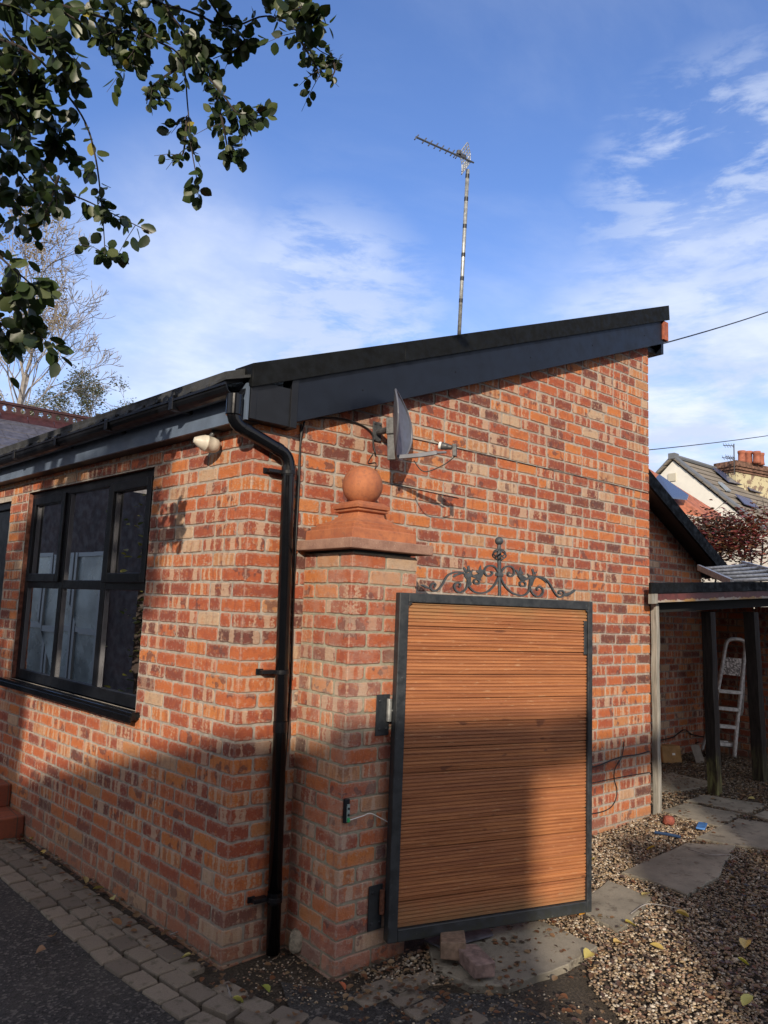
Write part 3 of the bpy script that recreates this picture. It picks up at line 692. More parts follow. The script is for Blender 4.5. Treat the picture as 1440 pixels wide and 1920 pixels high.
# dark room behind the openings, so the glass looks into something
b = MB()
for (u0, u1, z0, z1, n0, n1) in ((-.0, 5.2, -.1, .0, -2.6, -.13), (0.2, 5.2, 2.56, 2.6, -2.6, -.13), (.2, 5.2, 0, 2.56, -2.7, -2.6), (.15, .2, 0, 2.56, -2.6, -.13), (5.2, 5.25, 0, 2.56, -2.6, -.13)):
    b.obox((0, 0, 0), LU, (0, 0, 1), LN, u0, u1, z0, z1, n0, n1)
b.build('inner_lining', mat('dim_room', (.02, .019, .017), .9, var=.2, vscale=2), house)
# roof: mono-pitch with felt verge, thick covering that shows its ragged eave edge
b = MB()
def rp(x, y, dz=0): return (x, y, roof_top(x)+dz)
YB = 5.0
b.hexa([(-.19, -.02, roof_top(-.205)-.07), (3.74, -.085, roof_top(3.74)-.10), (3.74, YB, roof_top(3.74)-.10), (-.70, YB, roof_top(-.205)-.07),
        (-.19, -.02, roof_top(-.205)-.005), (3.74, -.085, roof_top(3.74)-.005), (3.74, YB, roof_top(3.74)-.005), (-.72, YB, roof_top(-.205)-.005)])
roof = b.build('roof', M_TILE, house, recalc=True)
b = MB()  # courses of tiles at the eave, stepped so the skyline is not ruled
yy = -.085
while yy < 4.9:
    w = .165; ex = -.215-.1025*max(yy, 0); j = rnd.uniform(-.006, .006)
    for q in range(3):
        x0 = ex+q*.14; z = 2.672+q*.052+rnd.uniform(-.004, .004)
        b.hexa([(x0, yy+.002, z-.006), (x0+.19, yy+.002, z+.052), (x0+.19, yy+w-.004, z+.05), (x0+j, yy+w-.004, z-.008), (x0, yy+.002, z+.008), (x0+.19, yy+.002, z+.066), (x0+.19, yy+w-.004, z+.064), (x0+j, yy+w-.004, z+.006)])
    yy += w
b.build('roof_tiles', M_TILE, house, recalc=True)
# verge capping of felt along the gable, wrapped over the edge
b = MB(); n = 5
prof = []
xs_ = np.linspace(-.086, 3.745, n)
for i in range(n-1):
    x0, x1 = xs_[i], xs_[i+1]; j = .0008*(i % 2)
    b.hexa([(x0, -.104-j, cap_bot(x0)+.004*math.sin(i)), (x1, -.104-j, cap_bot(x1)+.004*math.sin(i+1)), (x1, -.02, cap_bot(x1)+.03), (x0, -.02, cap_bot(x0)+.03),
            (x0, -.098-j, roof_top(x0)), (x1, -.098-j, roof_top(x1)), (x1, .09, roof_top(x1)+.012), (x0, .09, roof_top(x0)+.012)])
b.build('verge_capping', M_FELT, house, bevel=.004)
b = MB()   # bargeboard
b.hexa([(.187, -.08, barge_bot(.187)), (3.69, -.08, barge_bot(3.69)), (3.69, -.055, barge_bot(3.69)), (.187, -.055, barge_bot(.187)),
        (.187, -.08, cap_bot(.187)+.03), (3.69, -.08, cap_bot(3.69)+.03), (3.69, -.055, cap_bot(3.69)+.03), (.187, -.055, cap_bot(.187)+.03)])
brg = b.build('bargeboard', M_FASC, house, bevel=.002)
b = MB(); b.hexa([(.187, -.055, barge_bot(.187)+.002), (3.69, -.055, barge_bot(3.69)+.002), (3.69, .0, barge_bot(3.69)+.002), (.187, 0, barge_bot(.187)+.002), (.187, -.055, barge_bot(.187)+.02), (3.69, -.055, barge_bot(3.69)+.02), (3.69, 0, barge_bot(3.69)+.02), (.187, 0, barge_bot(.187)+.02)])
b.build('soffit', M_SOOT, house)
b = MB()   # boxed end at the eave
b.box(-.075, .15, -.078, .0, 2.506, 2.70); b.box(-.079, -.045, -.082, -.078, 2.506, 2.69); b.box(.147, .187, -.086, -.0, 2.503, 2.76)
b.build('eave_box', M_BLK, house, bevel=.0015)
for x in (.6, 1.3, 2.0, 2.7, 3.4):
    b = MB(); b.lathe([(.005, 0), (.004, .003)], (x, -.08, barge_bot(x)+.1), 8, Matrix.Rotation(R(90), 4, 'X')); b.build('screw_cap', M_BLK, brg)
# high end: brown end piece under the capping
b = MB(); b.box(3.66, 3.735, -.096, .02, 3.90, 4.06); b.build('verge_end', mat('end_tile', (.30, .085, .045), .8, var=.3), house, bevel=.003)
b = MB(); b.box(3.70, 3.735, -.05, YB, 3.80, 4.05); b.box(WX+.002, 3.70, 0.0, 1.19, 3.80, 3.84); b.build('top_fascia', M_FASC, house)
# left eave: fascia, soffit, gutter with brackets
b = MB(); b.obox((0, 0, 0), LU, (0, 0, 1), LN, -.06, 5.2, 2.50, 2.68, .085, .10); b.build('fascia', mat('fascia_face', (.11, .145, .205), .42, var=.15, vscale=7), house)
b = MB(); b.obox((0, 0, 0), LU, (0, 0, 1), LN, -.03, 5.2, 2.50, 2.515, .0, .085); b.build('eave_soffit', M_SOOT, house)
b = MB(); G0 = -.05
prof = [(math.cos(R(t))*.056, math.sin(R(t))*.052) for t in range(180, 361, 20)]; prof2 = [(x*.93, y*.93) for x, y in prof[::-1]]; pr = prof+prof2; n = len(pr); vs = []
for u in (G0, 5.2):
    for (x, y) in pr: vs.append(lp(u, 2.652+y-.004*u, .158+x))
b.add(vs, [(i, (i+1) % n, n+(i+1) % n, n+i) for i in range(n)]+[tuple(range(n-1, -1, -1)), tuple(range(n, 2*n))])
b.obox((0, 0, 0), LU, (0, 0, 1), LN, G0, 5.2, 2.645, 2.658, .212, .220)
gut = b.build('gutter', M_BLK, house, recalc=True)
for u in (.45, 1.2, 1.95, 2.7, 3.45):
    b = MB(); b.obox((0, 0, 0), LU, (0, 0, 1), LN, u-.02, u+.02, 2.60, 2.668, .098, .222); b.build('gutter_bracket', M_BLK, gut, bevel=.004)
# downpipe: outlet, two swan-neck bends, long drop, three clips
b = MB(); b.smooth = True
o0 = lp(-.035, 2.60, .152); o1 = lp(-.035, 2.475, .152); pv = np.array([.172, -.052, 2.365]); ft = np.array([.236, -.055, 0.012])
pts = [o0, o1+(0, 0, .03)]; d = (pv-o1)/np.linalg.norm(pv-o1); dn = np.array([0, 0, -1.0])
def bend(p, din, dout, r_=.055, n=6):
    a, c = p-din*r_, p+dout*r_; return [(1-t)**2*a+2*t*(1-t)*p+t*t*c for t in np.linspace(0, 1, n)]
d2 = (ft-pv)/np.linalg.norm(ft-pv)
path = [o0]+bend(o1, dn, d)+bend(pv, d, d2)+[ft]
b.tube(path, .0325, 20); b.smooth = False; b.lathe([(.036, 0), (.0385, .004), (.0385, .100), (.036, .104)], o1+np.array([0, 0, .035]), 28)
for (c, dd, l) in ((o1+d*.055, d, .035), (pv-d*.085, d, .03), (pv+d2*.055, d2, .05), (pv+d2*1.30, d2, .05), (pv+d2*2.08, d2, .05)):
    b.tube([c, c+dd*l], .0350, 28)
pipe = b.build('downpipe', M_GLOSS, house)
for z, dx in ((2.28, 0), (1.30, 0), (.255, .0)):
    t_ = (z-pv[2])/d2[2]; c = pv+d2*t_; bb = MB()
    bb.tube([c-d2*.010, c+d2*.010], .0365, 20); bb.box(c[0]-.105, c[0]-.03, c[1]+.005, c[1]+.045, z-.009, z+.009); bb.box(c[0]-.118, c[0]-.08, -.012, -.004, z-.014, z+.014); bb.build('pipe_clip', M_BLK, pipe, bevel=.002)
# window
win = MB(); O0 = np.array([0, 0, 0.0])
def wbox(mb, u0, u1, z0, z1, n0, n1): mb.obox(O0, LU, (0, 0, 1), LN, u0, u1, z0, z1, n0, n1)
F0, F1 = -.085, -.03
mu = [WH0, 1.60, 2.26, WH1]; zt = 1.70
wbox(win, WH0, WH0+.06, WZ0, WZ1, F0, F1); wbox(win, WH1-.06, WH1, WZ0, WZ1, F0, F1)
wbox(win, WH0+.06, WH1-.06, WZ0, WZ0+.07, F0, F1); wbox(win, WH0+.06, WH1-.06, WZ1-.06, WZ1, F0, F1)
for m_ in (mu[1], mu[2]): wbox(win, m_-.032, m_+.032, WZ0+.07, WZ1-.06, F0, F1)
for a, c in zip(mu, mu[1:]):
    a2 = a+(.06 if a == WH0 else .032); c2 = c-(.06 if c == WH1 else .032); wbox(win, a2, c2, zt-.03, zt+.03, F0, F1-.001)
window = win.build('window', M_BLK, house, bevel=.004)
for i, (a, c) in enumerate(zip(mu, mu[1:])):
    a2 = a+(.06 if a == WH0 else .032); c2 = c-(.06 if c == WH1 else .032)
    for (z0, z1, sash) in ((WZ0+.07, zt-.03, False), (zt+.03, WZ1-.06, i in (0, 2))):
        s_ = MB()
        if sash:
            q = .045; n0, n1 = F1-.02, F1+.016
            e = .014
            wbox(s_, a2-e, a2+q, z0-e, z1+e, n0, n1); wbox(s_, c2-q, c2+e, z0-e, z1+e, n0, n1); wbox(s_, a2+q, c2-q, z0-e, z0+q, n0, n1); wbox(s_, a2+q, c2-q, z1-q, z1+e, n0, n1)
            s_.build('opening_sash', M_BLK, window, bevel=.004)
        g = MB(); q = .045 if sash else 0; tl = rnd.uniform(-.003, .003)
        P4 = [lp(a2+q, z0+q, -.05+tl), lp(c2-q, z0+q, -.05), lp(c2-q, z1-q, -.05+tl*.5), lp(a2+q, z1-q, -.05)]
        g.add(P4, [(0, 1, 2, 3)]); g.build('pane', M_GLASS, window)
        bd = MB(); k = .010
        wbox(bd, a2+q, a2+q+k, z0+q, z1-q, -.052, -.036); bd.build('glazing_bead', mat('pale_bead', (.10, .10, .11), .4), window); bd = MB(); wbox(bd, c2-q-k, c2-q, z0+q, z1-q, -.052, -.036); bd.build('glazing_bead', mat('pale_bead'), window)
sl = MB(); wbox(sl, WH0-.06, WH1+.10, WZ0-.045, WZ0-.002, -.08, .055); wbox(sl, WH0-.062, WH1+.102, WZ0-.06, WZ0-.02, .050, .062); sl.build('sill', M_GLOSS, window, bevel=.005)
# doorway at the far end
dr = MB(); wbox(dr, DH0, DH0+.06, .30, 2.36, -.09, -.02); wbox(dr, DH1-.06, DH1, .30, 2.36, -.09, -.02); wbox(dr, DH0+.06, DH1-.06, 2.30, 2.36, -.09, -.02); wbox(dr, DH0+.06, DH1-.06, .30, 2.30, -.075, -.04)
dr.build('door', M_BLK, house, bevel=.004)
# rear wing: set-back gable falling away to the right
wb = lambda x: 2.808-.52*(x-5.583)
b = MB(); brickface(b, (WX, 1.19, 0), (1, 0, 0), (0, -1, 0), 3.13, -.1, lambda u: wb(WX+u)+.06, seed=21, k0=0, L=.192)
b.build('rear_wall', [M_BRR, M_MO], house, attr=True)
tb = lambda x: 3.144-.527*(x-5.084)
b = MB(); b.hexa([(WX+.01, .89, tb(WX+.01)-.155), (6.85, .89, tb(6.85)-.155), (6.85, .915, tb(6.85)-.155), (WX+.01, .915, tb(WX+.01)-.155), (WX+.01, .89, tb(WX+.01)), (6.85, .89, tb(6.85)), (6.85, .915, tb(6.85)), (WX+.01, .915, tb(WX+.01))])
b.build('rear_bargeboard', M_FELT, house)
b = MB(); b.hexa([(WX+.01, .915, tb(WX)-.155), (6.85, .915, tb(6.85)-.155), (6.85, 1.19, wb(6.85)+.02), (WX+.01, 1.19, wb(WX)+.02), (WX+.01, .915, tb(WX)-.135), (6.85, .915, tb(6.85)-.135), (6.85, 1.19, wb(6.85)+.04), (WX+.01, 1.19, wb(WX)+.04)])
b.build('rear_soffit', M_SOOT, house)
b = MB(); b.hexa([(WX+.15, .92, tb(WX+.15)-.06), (6.9, .92, tb(6.9)-.06), (6.9, YB, tb(6.9)-.06), (WX+.15, YB, tb(WX+.15)-.06), (WX+.15, .92, tb(WX+.15)-.01), (6.9, .92, tb(6.9)-.01), (6.9, YB, tb(6.9)-.01), (WX+.15, YB, tb(WX+.15)-.01)])
b.build('rear_roof', M_TILE, house)
# slate roof with crested ridge further back on the left
b = MB(); RX0, RX1, RY, RZ = -3.2, 3.0, 6.3, 3.70
b.hexa([(RX0, 4.9, RZ-.85), (RX1, 4.9, RZ-.85), (RX1, RY, RZ-.08), (RX0, RY, RZ-.08), (RX0, 4.9, RZ-.80), (RX1, 4.9, RZ-.80), (RX1, RY, RZ-.03), (RX0, RY, RZ-.03)])
for j in range(6):
    for i in range(24):
        x = RX0+.26*i+(.13 if j % 2 else 0); y0 = 4.9+j*.235; z = RZ-.80+j*.131
        b.hexa([(x, y0, z+.006), (x+.255, y0, z+.006), (x+.255, y0+.26, z+.146), (x, y0+.26, z+.146), (x, y0, z+.016), (x+.255, y0, z+.016), (x+.255, y0+.26, z+.152), (x, y0+.26, z+.152)])
b.build('slate_roof', M_SLATE, house)
b = MB(); t_ = .014
x = RX0
while x < RX1:
    # ridge tile flanks
    b.hexa([(x+.003, RY-.12, RZ-.09), (x+.297, RY-.12, RZ-.09), (x+.297, RY, RZ+.03), (x+.003, RY, RZ+.03), (x+.003, RY-.125, RZ-.075), (x+.297, RY-.125, RZ-.075), (x+.297, RY-.006, RZ+.045), (x+.003, RY-.006, RZ+.045)])
    # crest: band with three round holes
    z0, z1 = RZ+.035, RZ+.135
    for k in range(3):
        cx_ = x+.05+k*.1; cz = (z0+z1)/2; ring = []; outer = []
        for q in range(16):
            t = 2*math.pi*q/16; ring.append((cx_+.030*math.cos(t), cz+.034*math.sin(t)))
            m_ = max(abs(math.cos(t)), abs(math.sin(t))); outer.append((cx_+.05*math.cos(t)/m_, cz+.05*math.sin(t)/m_))
        for yv, fl in ((RY-t_, False), (RY+t_, True)):
            vs = [(p_[0], yv, p_[1]) for p_ in ring+outer]; fs = [(q, (q+1) % 16, 16+(q+1) % 16, 16+q) for q in range(16)]
            b.add(vs, fs)
        vs = [(p_[0], RY-t_, p_[1]) for p_ in ring]+[(p_[0], RY+t_, p_[1]) for p_ in ring]; b.add(vs, [(q, (q+1) % 16, 16+(q+1) % 16, 16+q) for q in range(16)])
    b.box(x, x+.298, RY-.028, RY+.028, z1, z1+.03)
    x += .30
b.build('ridge_crest', M_MAROON, house)
# steps
st = MB(); st.obox(O0, LU, (0, 0, 1), LN, 2.38, 4.6, -.05, .135, .012, 1.3); st.obox(O0, LU, (0, 0, 1), LN, 2.68, 4.6, .135, .285, .01, 1.25); st.obox(O0, LU, (0, 0, 1), LN, 2.98, 4.6, .285, .42, .008, 1.2)
def quarry(t, p, tco, o):
    br = t.node('ShaderNodeTexBrick', {'Vector': tco, 'Color1': (.23, .062, .035, 1), 'Color2': (.30, .09, .045, 1), 'Mortar': (.10, .07, .05, 1), 'Scale': 1.0}); br.inputs['Brick Width'].default_value = .15; br.inputs['Row Height'].default_value = .15; br.inputs['Mortar Size'].default_value = .004; br.offset = 0
    t.set(p, 'Base Color', t.mix(t.rng(t.noise(tco, 30, 5), .4, .7, 0, .5), br.outputs[0], (.15, .06, .04)))
st.build('step', mat('quarry_tile', rough=.6, build=quarry), house, bevel=.008)

# ================================================================= GATE PILLAR
PX0, PX1, PY0, PY1 = .335, .735, -.405, -.006
pil = tag(empty('gate_pillar', ((PX0+PX1)/2, (PY0+PY1)/2, hgt(.5))), 'square brick gate pillar with stone coping and terracotta ball finial in front of the gable', 'pillar')
b = MB(); zt_ = 1.885
brickface(b, (PX0, PY0, 0), (1, 0, 0), (0, -1, 0), PX1-PX0, -.1, lambda u: zt_, seed=31, k0=0, c0='pc', c1='pr', z0=.01, e0=.004, e1=.004)
brickface(b, (PX0, PY0, 0), (0, 1, 0), (-1, 0, 0), PY1-PY0, -.1, lambda u: zt_, seed=32, k0=1, c0='pc', z0=.01, e0=.004, e1=0)
brickface(b, (PX1, PY0, 0), (0, 1, 0), (1, 0, 0), PY1-PY0, -.1, lambda u: zt_, seed=33, k0=1, c0='pr', z0=.01, e0=.004, e1=0)
b.cur = 1; b.box(PX0+.01, PX1-.01, PY0+.01, PY1, zt_-.05, zt_)
b.build('shaft', [M_BRP, M_MOP], pil, attr=True)
b = MB(); e = .062; b.box(PX0-e, PX1+e, PY0-e, -.008, 1.898, 1.948); b.build('coping_slab', M_COPE, pil, bevel=.005)
b = MB(); b.box(PX0+.02, PX1-.02, PY0+.02, -.01, 1.884, 1.899); b.build('coping_bed', M_SOOT, pil)
cxp, cyp = (PX0+PX1)/2-.008, (PY0-.008)/2
b = MB()
def sqlathe(prof):
    vs = []
    for (r_, z) in prof:
        for (sx, sy) in ((-1, -1), (1, -1), (1, 1), (-1, 1)): vs.append((cxp+sx*r_, cyp+sy*min(r_, .197) if sy > 0 else cyp+sy*r_, z))
    fs = []
    for i in range(len(prof)-1):
        for k in range(4): fs.append((i*4+k, i*4+(k+1) % 4, (i+1)*4+(k+1) % 4, (i+1)*4+k))
    fs += [(3, 2, 1, 0), tuple((len(prof)-1)*4+k for k in range(4))]
    b.add(vs, fs)
Z0 = 1.9485
sqlathe([(r_, Z0+(z-Z0)*.84) for r_, z in [(.200, Z0), (.203, Z0+.004), (.201, Z0+.060), (.196, Z0+.066), (.180, Z0+.068), (.182, Z0+.090), (.160, Z0+.092), (.162, Z0+.108), (.146, Z0+.112), (.122, Z0+.124), (.100, Z0+.140), (.086, Z0+.156), (.082, Z0+.178), (.098, Z0+.184), (.100, Z0+.194), (.090, Z0+.197), (.104, Z0+.203), (.106, Z0+.222), (.080, Z0+.245), (.055, Z0+.250)]])
b.build('finial_base', M_TERRA, pil, bevel=.002)
b = MB(); b.smooth = True; rb = .104
b.lathe([(max(.001, rb*math.sin(R(t))), -rb*math.cos(R(t))) for t in range(0, 181, 6)], (cxp, cyp, 2.244), 48); b.build('ball', M_TERRA, pil)

# ================================================================= GATE
GP0 = np.array([.58, -.455, 0]); GP1 = np.array([1.69, -.77, 0]); gd = (GP1-GP0); GWD = np.linalg.norm(gd); gd = gd/GWD; gn = np.array([gd[1], -gd[0], 0]); 
if gn[1] > 0: gn = -gn
GZ0, GZ1 = .118, 1.705
gate = tag(empty('wooden_gate', (GP0[0], GP0[1], GZ0)), 'open wooden gate of grooved brown boards in a black steel frame with scrollwork', 'gate')
gz = np.array([0, 0, 1.0])
def gp(u, z, n=0): return GP0+gd*u+gz*z+gn*n
b = MB(); fw = .05
def gbox(mb, u0, u1, z0, z1, n0, n1): mb.obox(GP0, gd, gz, gn, u0, u1, z0, z1, n0, n1)
gbox(b, 0, fw, GZ0, GZ1, -.025, .025); gbox(b, GWD-fw*.6, GWD, GZ0, GZ1, -.025, .025); gbox(b, fw, GWD-fw*.6, GZ0, GZ0+.055, -.0245, .0245); gbox(b, fw, GWD-fw*.6, GZ1-.045, GZ1, -.0245, .0245)
for (u, z, sx, sz) in ((fw, GZ1-.045, 1, -1), (GWD-fw*.6, GZ1-.045, -1, -1)):   # corner gussets
    b.add([gp(u, z, .024), gp(u+sx*.02, z, .024), gp(u, z+sz*.02, .024)], [(0, 1, 2)])
gbox(b, GWD-fw*.6-.022, GWD-fw*.6, 1.42, 1.60, -.02, .018)   # lock case
b.build('frame', M_STEEL, gate, bevel=.004, recalc=True)
# boards with real grooves
b = MB(); nb = 13; bz0, bz1 = GZ0+.055, GZ1-.045; bh = (bz1-bz0)/nb
for i in range(nb):
    z0 = bz0+i*bh+.0015; h_ = bh-.003; ng = 6; prof = [(z0, .0), (z0+.002, .010)]; land = rnd.choice((0, 0, 1))
    pitch = (h_-.012)/ng
    for g in range(ng):
        q = z0+.006+g*pitch
        prof += [(q+pitch*.50, .0115+rnd.uniform(-.0006, .0006)), (q+pitch*.60, .0045), (q+pitch*.82, .0045), (q+pitch*.92, .0115)]
    prof += [(z0+h_-.002, .0115), (z0+h_, .0)]
    tilt = rnd.uniform(-.0035, .0035); ua, ub = fw+.0005, GWD-fw*.6-.0005; dn_ = rnd.uniform(-.002, .002); vs = []; uv = []
    nseg = 6
    for k in range(nseg+1):
        f = k/nseg; u = ua+(ub-ua)*f; sag = .0006*math.sin(f*5+i)+tilt*(f-.5)
        for (z, n_) in prof: vs.append(gp(u, z+sag, n_+dn_+.0015*math.sin(f*4+i*2))); uv.append((u, z))
    m_ = len(prof); fs = [(k*m_+j, (k+1)*m_+j, (k+1)*m_+j+1, k*m_+j+1) for k in range(nseg) for j in range(m_-1)]
    b.add(vs, fs, uv, (rnd.random(), rnd.random(), 0, 1))
gbox(b, fw, GWD-fw*.6, bz0, bz1, -.008, -.002)
b.build('board_panel', M_WOOD, gate, attr=True, recalc=False)
# scrollwork along the top, traced then laid in the gate's own plane
def gpx(x, y):
    P_ = onp(760+x/4, 1000+y/4, gn, GP0@gn); return P_
def smooth_path(pp, n=8):
    pp = [np.array(q, float) for q in pp]; out = []
    for i in range(len(pp)-1):
        p0, p1, p2, p3 = pp[max(i-1, 0)], pp[i], pp[i+1], pp[min(i+2, len(pp)-1)]
        for t in np.linspace(0, 1, n, endpoint=False): out.append(.5*((2*p1)+(-p0+p2)*t+(2*p0-5*p1+4*p2-p3)*t*t+(-p0+3*p1-3*p2+p3)*t**3))
    out.append(pp[-1]); return out
b = MB()
SC = [ # left half
 [(215, 405), (225, 385), (210, 375), (192, 385), (188, 410), (205, 430), (240, 425), (275, 385), (310, 325), (345, 300), (400, 290), (445, 305), (475, 340), (490, 385)],
 [(400, 405), (412, 385), (398, 372), (375, 375), (365, 400), (380, 432), (415, 442), (450, 420), (465, 385), (468, 350)],
 [(468, 365), (480, 405), (520, 440), (570, 448), (620, 435), (665, 390), (690, 345), (697, 310), (685, 270), (655, 245), (620, 245), (597, 265), (592, 295), (610, 318), (635, 318), (650, 300), (642, 285)],
 [(530, 380), (515, 372), (515, 352), (535, 345), (552, 358), (548, 378), (530, 380)],
 [(500, 320), (525, 330), (560, 330), (575, 300)],
 # right half
 [(1165, 455), (1150, 450), (1152, 435), (1172, 430), (1188, 445), (1180, 470), (1150, 478), (1115, 440), (1085, 385), (1050, 345), (1000, 325), (955, 335), (935, 370), (930, 400)],
 [(990, 430), (985, 412), (1005, 403), (1028, 418), (1028, 450), (1005, 472), (975, 470), (945, 440), (932, 400)],
 [(930, 400), (920, 440), (885, 465), (840, 462), (790, 440), (745, 395), (720, 345), (716, 310), (730, 270), (762, 248), (795, 252), (812, 275), (812, 305), (795, 322), (772, 318), (768, 300), (780, 292)],
 [(880, 398), (862, 392), (858, 370), (878, 362), (898, 375), (895, 395), (880, 398)],
 [(845, 315), (870, 345), (905, 345), (930, 330)]]
for pp in SC:
    q = [gpx(*w_) for w_ in smooth_path(pp, 6)]; b.strip(q, .0042, gn, .007)
def leafshape(pts, t=.004):
    P_ = [gpx(*q) for q in pts]; n = len(P_); c = sum(P_)/n; vs = [p_+gn*t for p_ in P_]+[p_-gn*t for p_ in P_]+[c+gn*t*1.6, c-gn*t*1.6]
    fs = [(i, (i+1) % n, 2*n) for i in range(n)]+[(n+(i+1) % n, n+i, 2*n+1) for i in range(n)]+[(i, n+i, n+(i+1) % n, (i+1) % n) for i in range(n)]; b.add(vs, fs)
for P_ in ([(445, 300), (480, 295), (508, 268), (498, 300), (510, 315), (490, 330), (492, 390), (470, 405), (462, 350), (440, 320)], [(452, 300), (432, 262), (440, 250), (458, 272), (472, 290)], [(470, 292), (462, 250), (478, 240), (484, 280), (494, 290)],
           [(500, 318), (530, 322), (540, 345), (570, 355), (560, 330), (582, 310), (590, 275), (568, 270), (564, 240), (552, 262), (558, 285), (538, 275), (530, 290), (545, 300), (552, 320), (520, 325)], [(355, 325), (368, 308), (440, 285), (430, 305), (385, 318), (365, 332)], [(100, 385), (130, 382), (165, 398), (190, 420), (150, 412), (125, 395)],
           [(920, 325), (950, 318), (985, 322), (965, 350), (950, 395), (928, 400), (930, 350)], [(940, 322), (915, 300), (918, 318), (930, 330)], [(958, 318), (945, 270), (958, 265), (968, 300)], [(972, 318), (988, 285), (980, 300), (972, 290)],
           [(835, 270), (850, 300), (862, 252), (870, 280), (885, 300), (870, 310), (880, 335), (920, 340), (890, 360), (862, 355), (848, 320), (822, 275)], [(985, 320), (1040, 340), (1060, 375), (1030, 350), (990, 332)], [(1185, 470), (1200, 450), (1235, 440), (1262, 420), (1278, 425), (1268, 438), (1245, 455), (1210, 475)]): leafshape(P_)
b.tube([gpx(706, 470), gpx(706, 320), gpx(704, 200), gpx(703, 130), gpx(703, 85)], [.009, .009, .011, .012, .009], 10); b.smooth = False
b.tube([gpx(684, 322), gpx(684, 295)], .006, 8); b.tube([gpx(726, 328), gpx(726, 300)], .006, 8); b.strip([gpx(682, 310), gpx(728, 314)], .008, gn, .011)
zb_ = gpx(705, 160)   # basket twist
for k in range(6):
    q = []
    for i in range(13):
        f = i/12; a_ = 2*math.pi*k/6+f*2.6; r_ = .002+.034*math.sin(math.pi*f)**.8; q.append(zb_+gz*(.045*(.5-f)*2)*.72+gd*r_*math.cos(a_)+gn*r_*math.sin(a_))
    b.tube(q, .0040, 6)
tp = gpx(703, 58); b.lathe([(.012, -.050), (.007, -.045), (.0065, -.020), (.011, -.018), (.004, -.0165)]+[(max(.001, .0215*math.sin(R(t))), -.0215*math.cos(R(t))) for t in range(20, 181, 16)], tp, 20)
b.build('scrollwork', M_IRON, gate, recalc=True)
# loose iron bar leaning behind the scrollwork
# hinges on the pillar face
for (z0, z1, rusty) in ((1.03, 1.22, 0), (.165, .36, 1)):
    b = MB(); u0 = .585; b.box(.505, .585, -.4185, -.413, z0, z1); 
    for (x, z) in ((.525, z1-.03), (.525, z0+.03), (.57, z0+.03)): b.lathe([(.008, 0), (.006, .004)], (x, -.4187, z), 8, Matrix.Rotation(R(90), 4, 'X'))
    zc = (z0+z1)/2+.02; b.cur = 1
    b.tube([(.572, -.432, zc-.05), (.572, -.432, zc+.055)], .013, 12); b.tube([(.572, -.432, zc), (.60, -.445, zc), (.60, -.45, zc-.05)], .006, 8)
    b.cur = 2; b.lathe([(.016, 0), (.016, .006)], (.597, -.45, zc+.045), 14, Matrix.Rotation(R(90), 4, 'X')); b.strip([(.592, -.448, z0-.01), (.592, -.448, z1+.02)], .008, (0, -1, 0), .003)
    b.build('hinge', [M_STEEL, M_RUST if rusty else M_GALV, M_GALV], gate, bevel=.0015)

# ================================================================= FIXTURES
# satellite dish
D0 = gab(748, 797, -.21); dn3 = np.array([.635, -.772, .04]); dn3 /= np.linalg.norm(dn3); ds = np.cross(dn3, (0, 0, 1)); ds /= np.linalg.norm(ds); du = np.cross(ds, dn3)
dish = tag(empty('satellite_dish', (.76, 0, 2.60)), 'grey satellite dish bracketed to the gable just above the terracotta ball', 'satellite dish')
b = MB(); b.smooth = True; rings = 10; seg = 40; A_, B_ = .225, .186; f_ = .17; vs = []
def dpt(r_, t, off=0): a_, c_ = A_*r_*math.cos(t), B_*r_*math.sin(t); return D0+ds*a_+du*c_+dn3*(1.1*a_*a_+.3*c_*c_-.02+off)
for i in range(1, rings+1):
    for k in range(seg): vs.append(dpt(i/rings, 2*math.pi*k/seg))
for i in range(1, rings+1):
    for k in range(seg): vs.append(dpt(i/rings, 2*math.pi*k/seg, -.004))
vs += [dpt(0, 0), dpt(0, 0, -.004)]; nn = rings*seg; fs = []
for s_, base_i in ((0, 0), (1, nn)):
    for i in range(rings-1):
        for k in range(seg):
            q = (base_i+i*seg+k, base_i+i*seg+(k+1) % seg, base_i+(i+1)*seg+(k+1) % seg, base_i+(i+1)*seg+k); fs.append(q if s_ else q[::-1])
    for k in range(seg): fs.append((2*nn+s_, base_i+k, base_i+(k+1) % seg) if not s_ else (2*nn+s_, base_i+(k+1) % seg, base_i+k))
b.add(vs, fs); b.tube([dpt(1.0, 2*math.pi*k/seg) for k in range(seg+1)], .006, 8, cap=False)
b.build('reflector', M_DISH, dish)
b = MB(); bk = D0-dn3*.04
b.strip([bk+du*.03, bk-du*.19], .022, ds, .012); b.strip([bk+du*.04, bk-du*.05], .026, ds, .022)
b.tube([bk-du*.01, (.765, -.10, 2.60), (.765, -.02, 2.60)], .018, 10); b.box(.735, .795, -.012, -.004, 2.55, 2.66)
for (x, z) in ((.745, 2.56), (.785, 2.56), (.745, 2.65), (.785, 2.65)): b.lathe([(.009, 0), (.007, .006)], (x, -.012, z), 8, Matrix.Rotation(R(90), 4, 'X'))
b.build('bracket', mat('bracket_grey', (.06, .063, .068), .5, var=.4, vscale=40), dish, bevel=.002)
b = MB(); bt = D0-du*.178+dn3*.0; ln = D0-du*.130+dn3*.255
b.strip([bt-dn3*.05, bt+dn3*.12+du*.008, bt+dn3*.205+du*.018], .011, ds, .009); b.tube([bt+dn3*.205+du*.018, ln-du*.03], .007, 8); b.build('feed_arm', M_DISH, dish, bevel=.002)
b = MB(); back = -dn3*.95+du*.2; back /= np.linalg.norm(back); Mq = Vector(tuple(back)).to_track_quat('Z', 'Y').to_matrix().to_4x4()
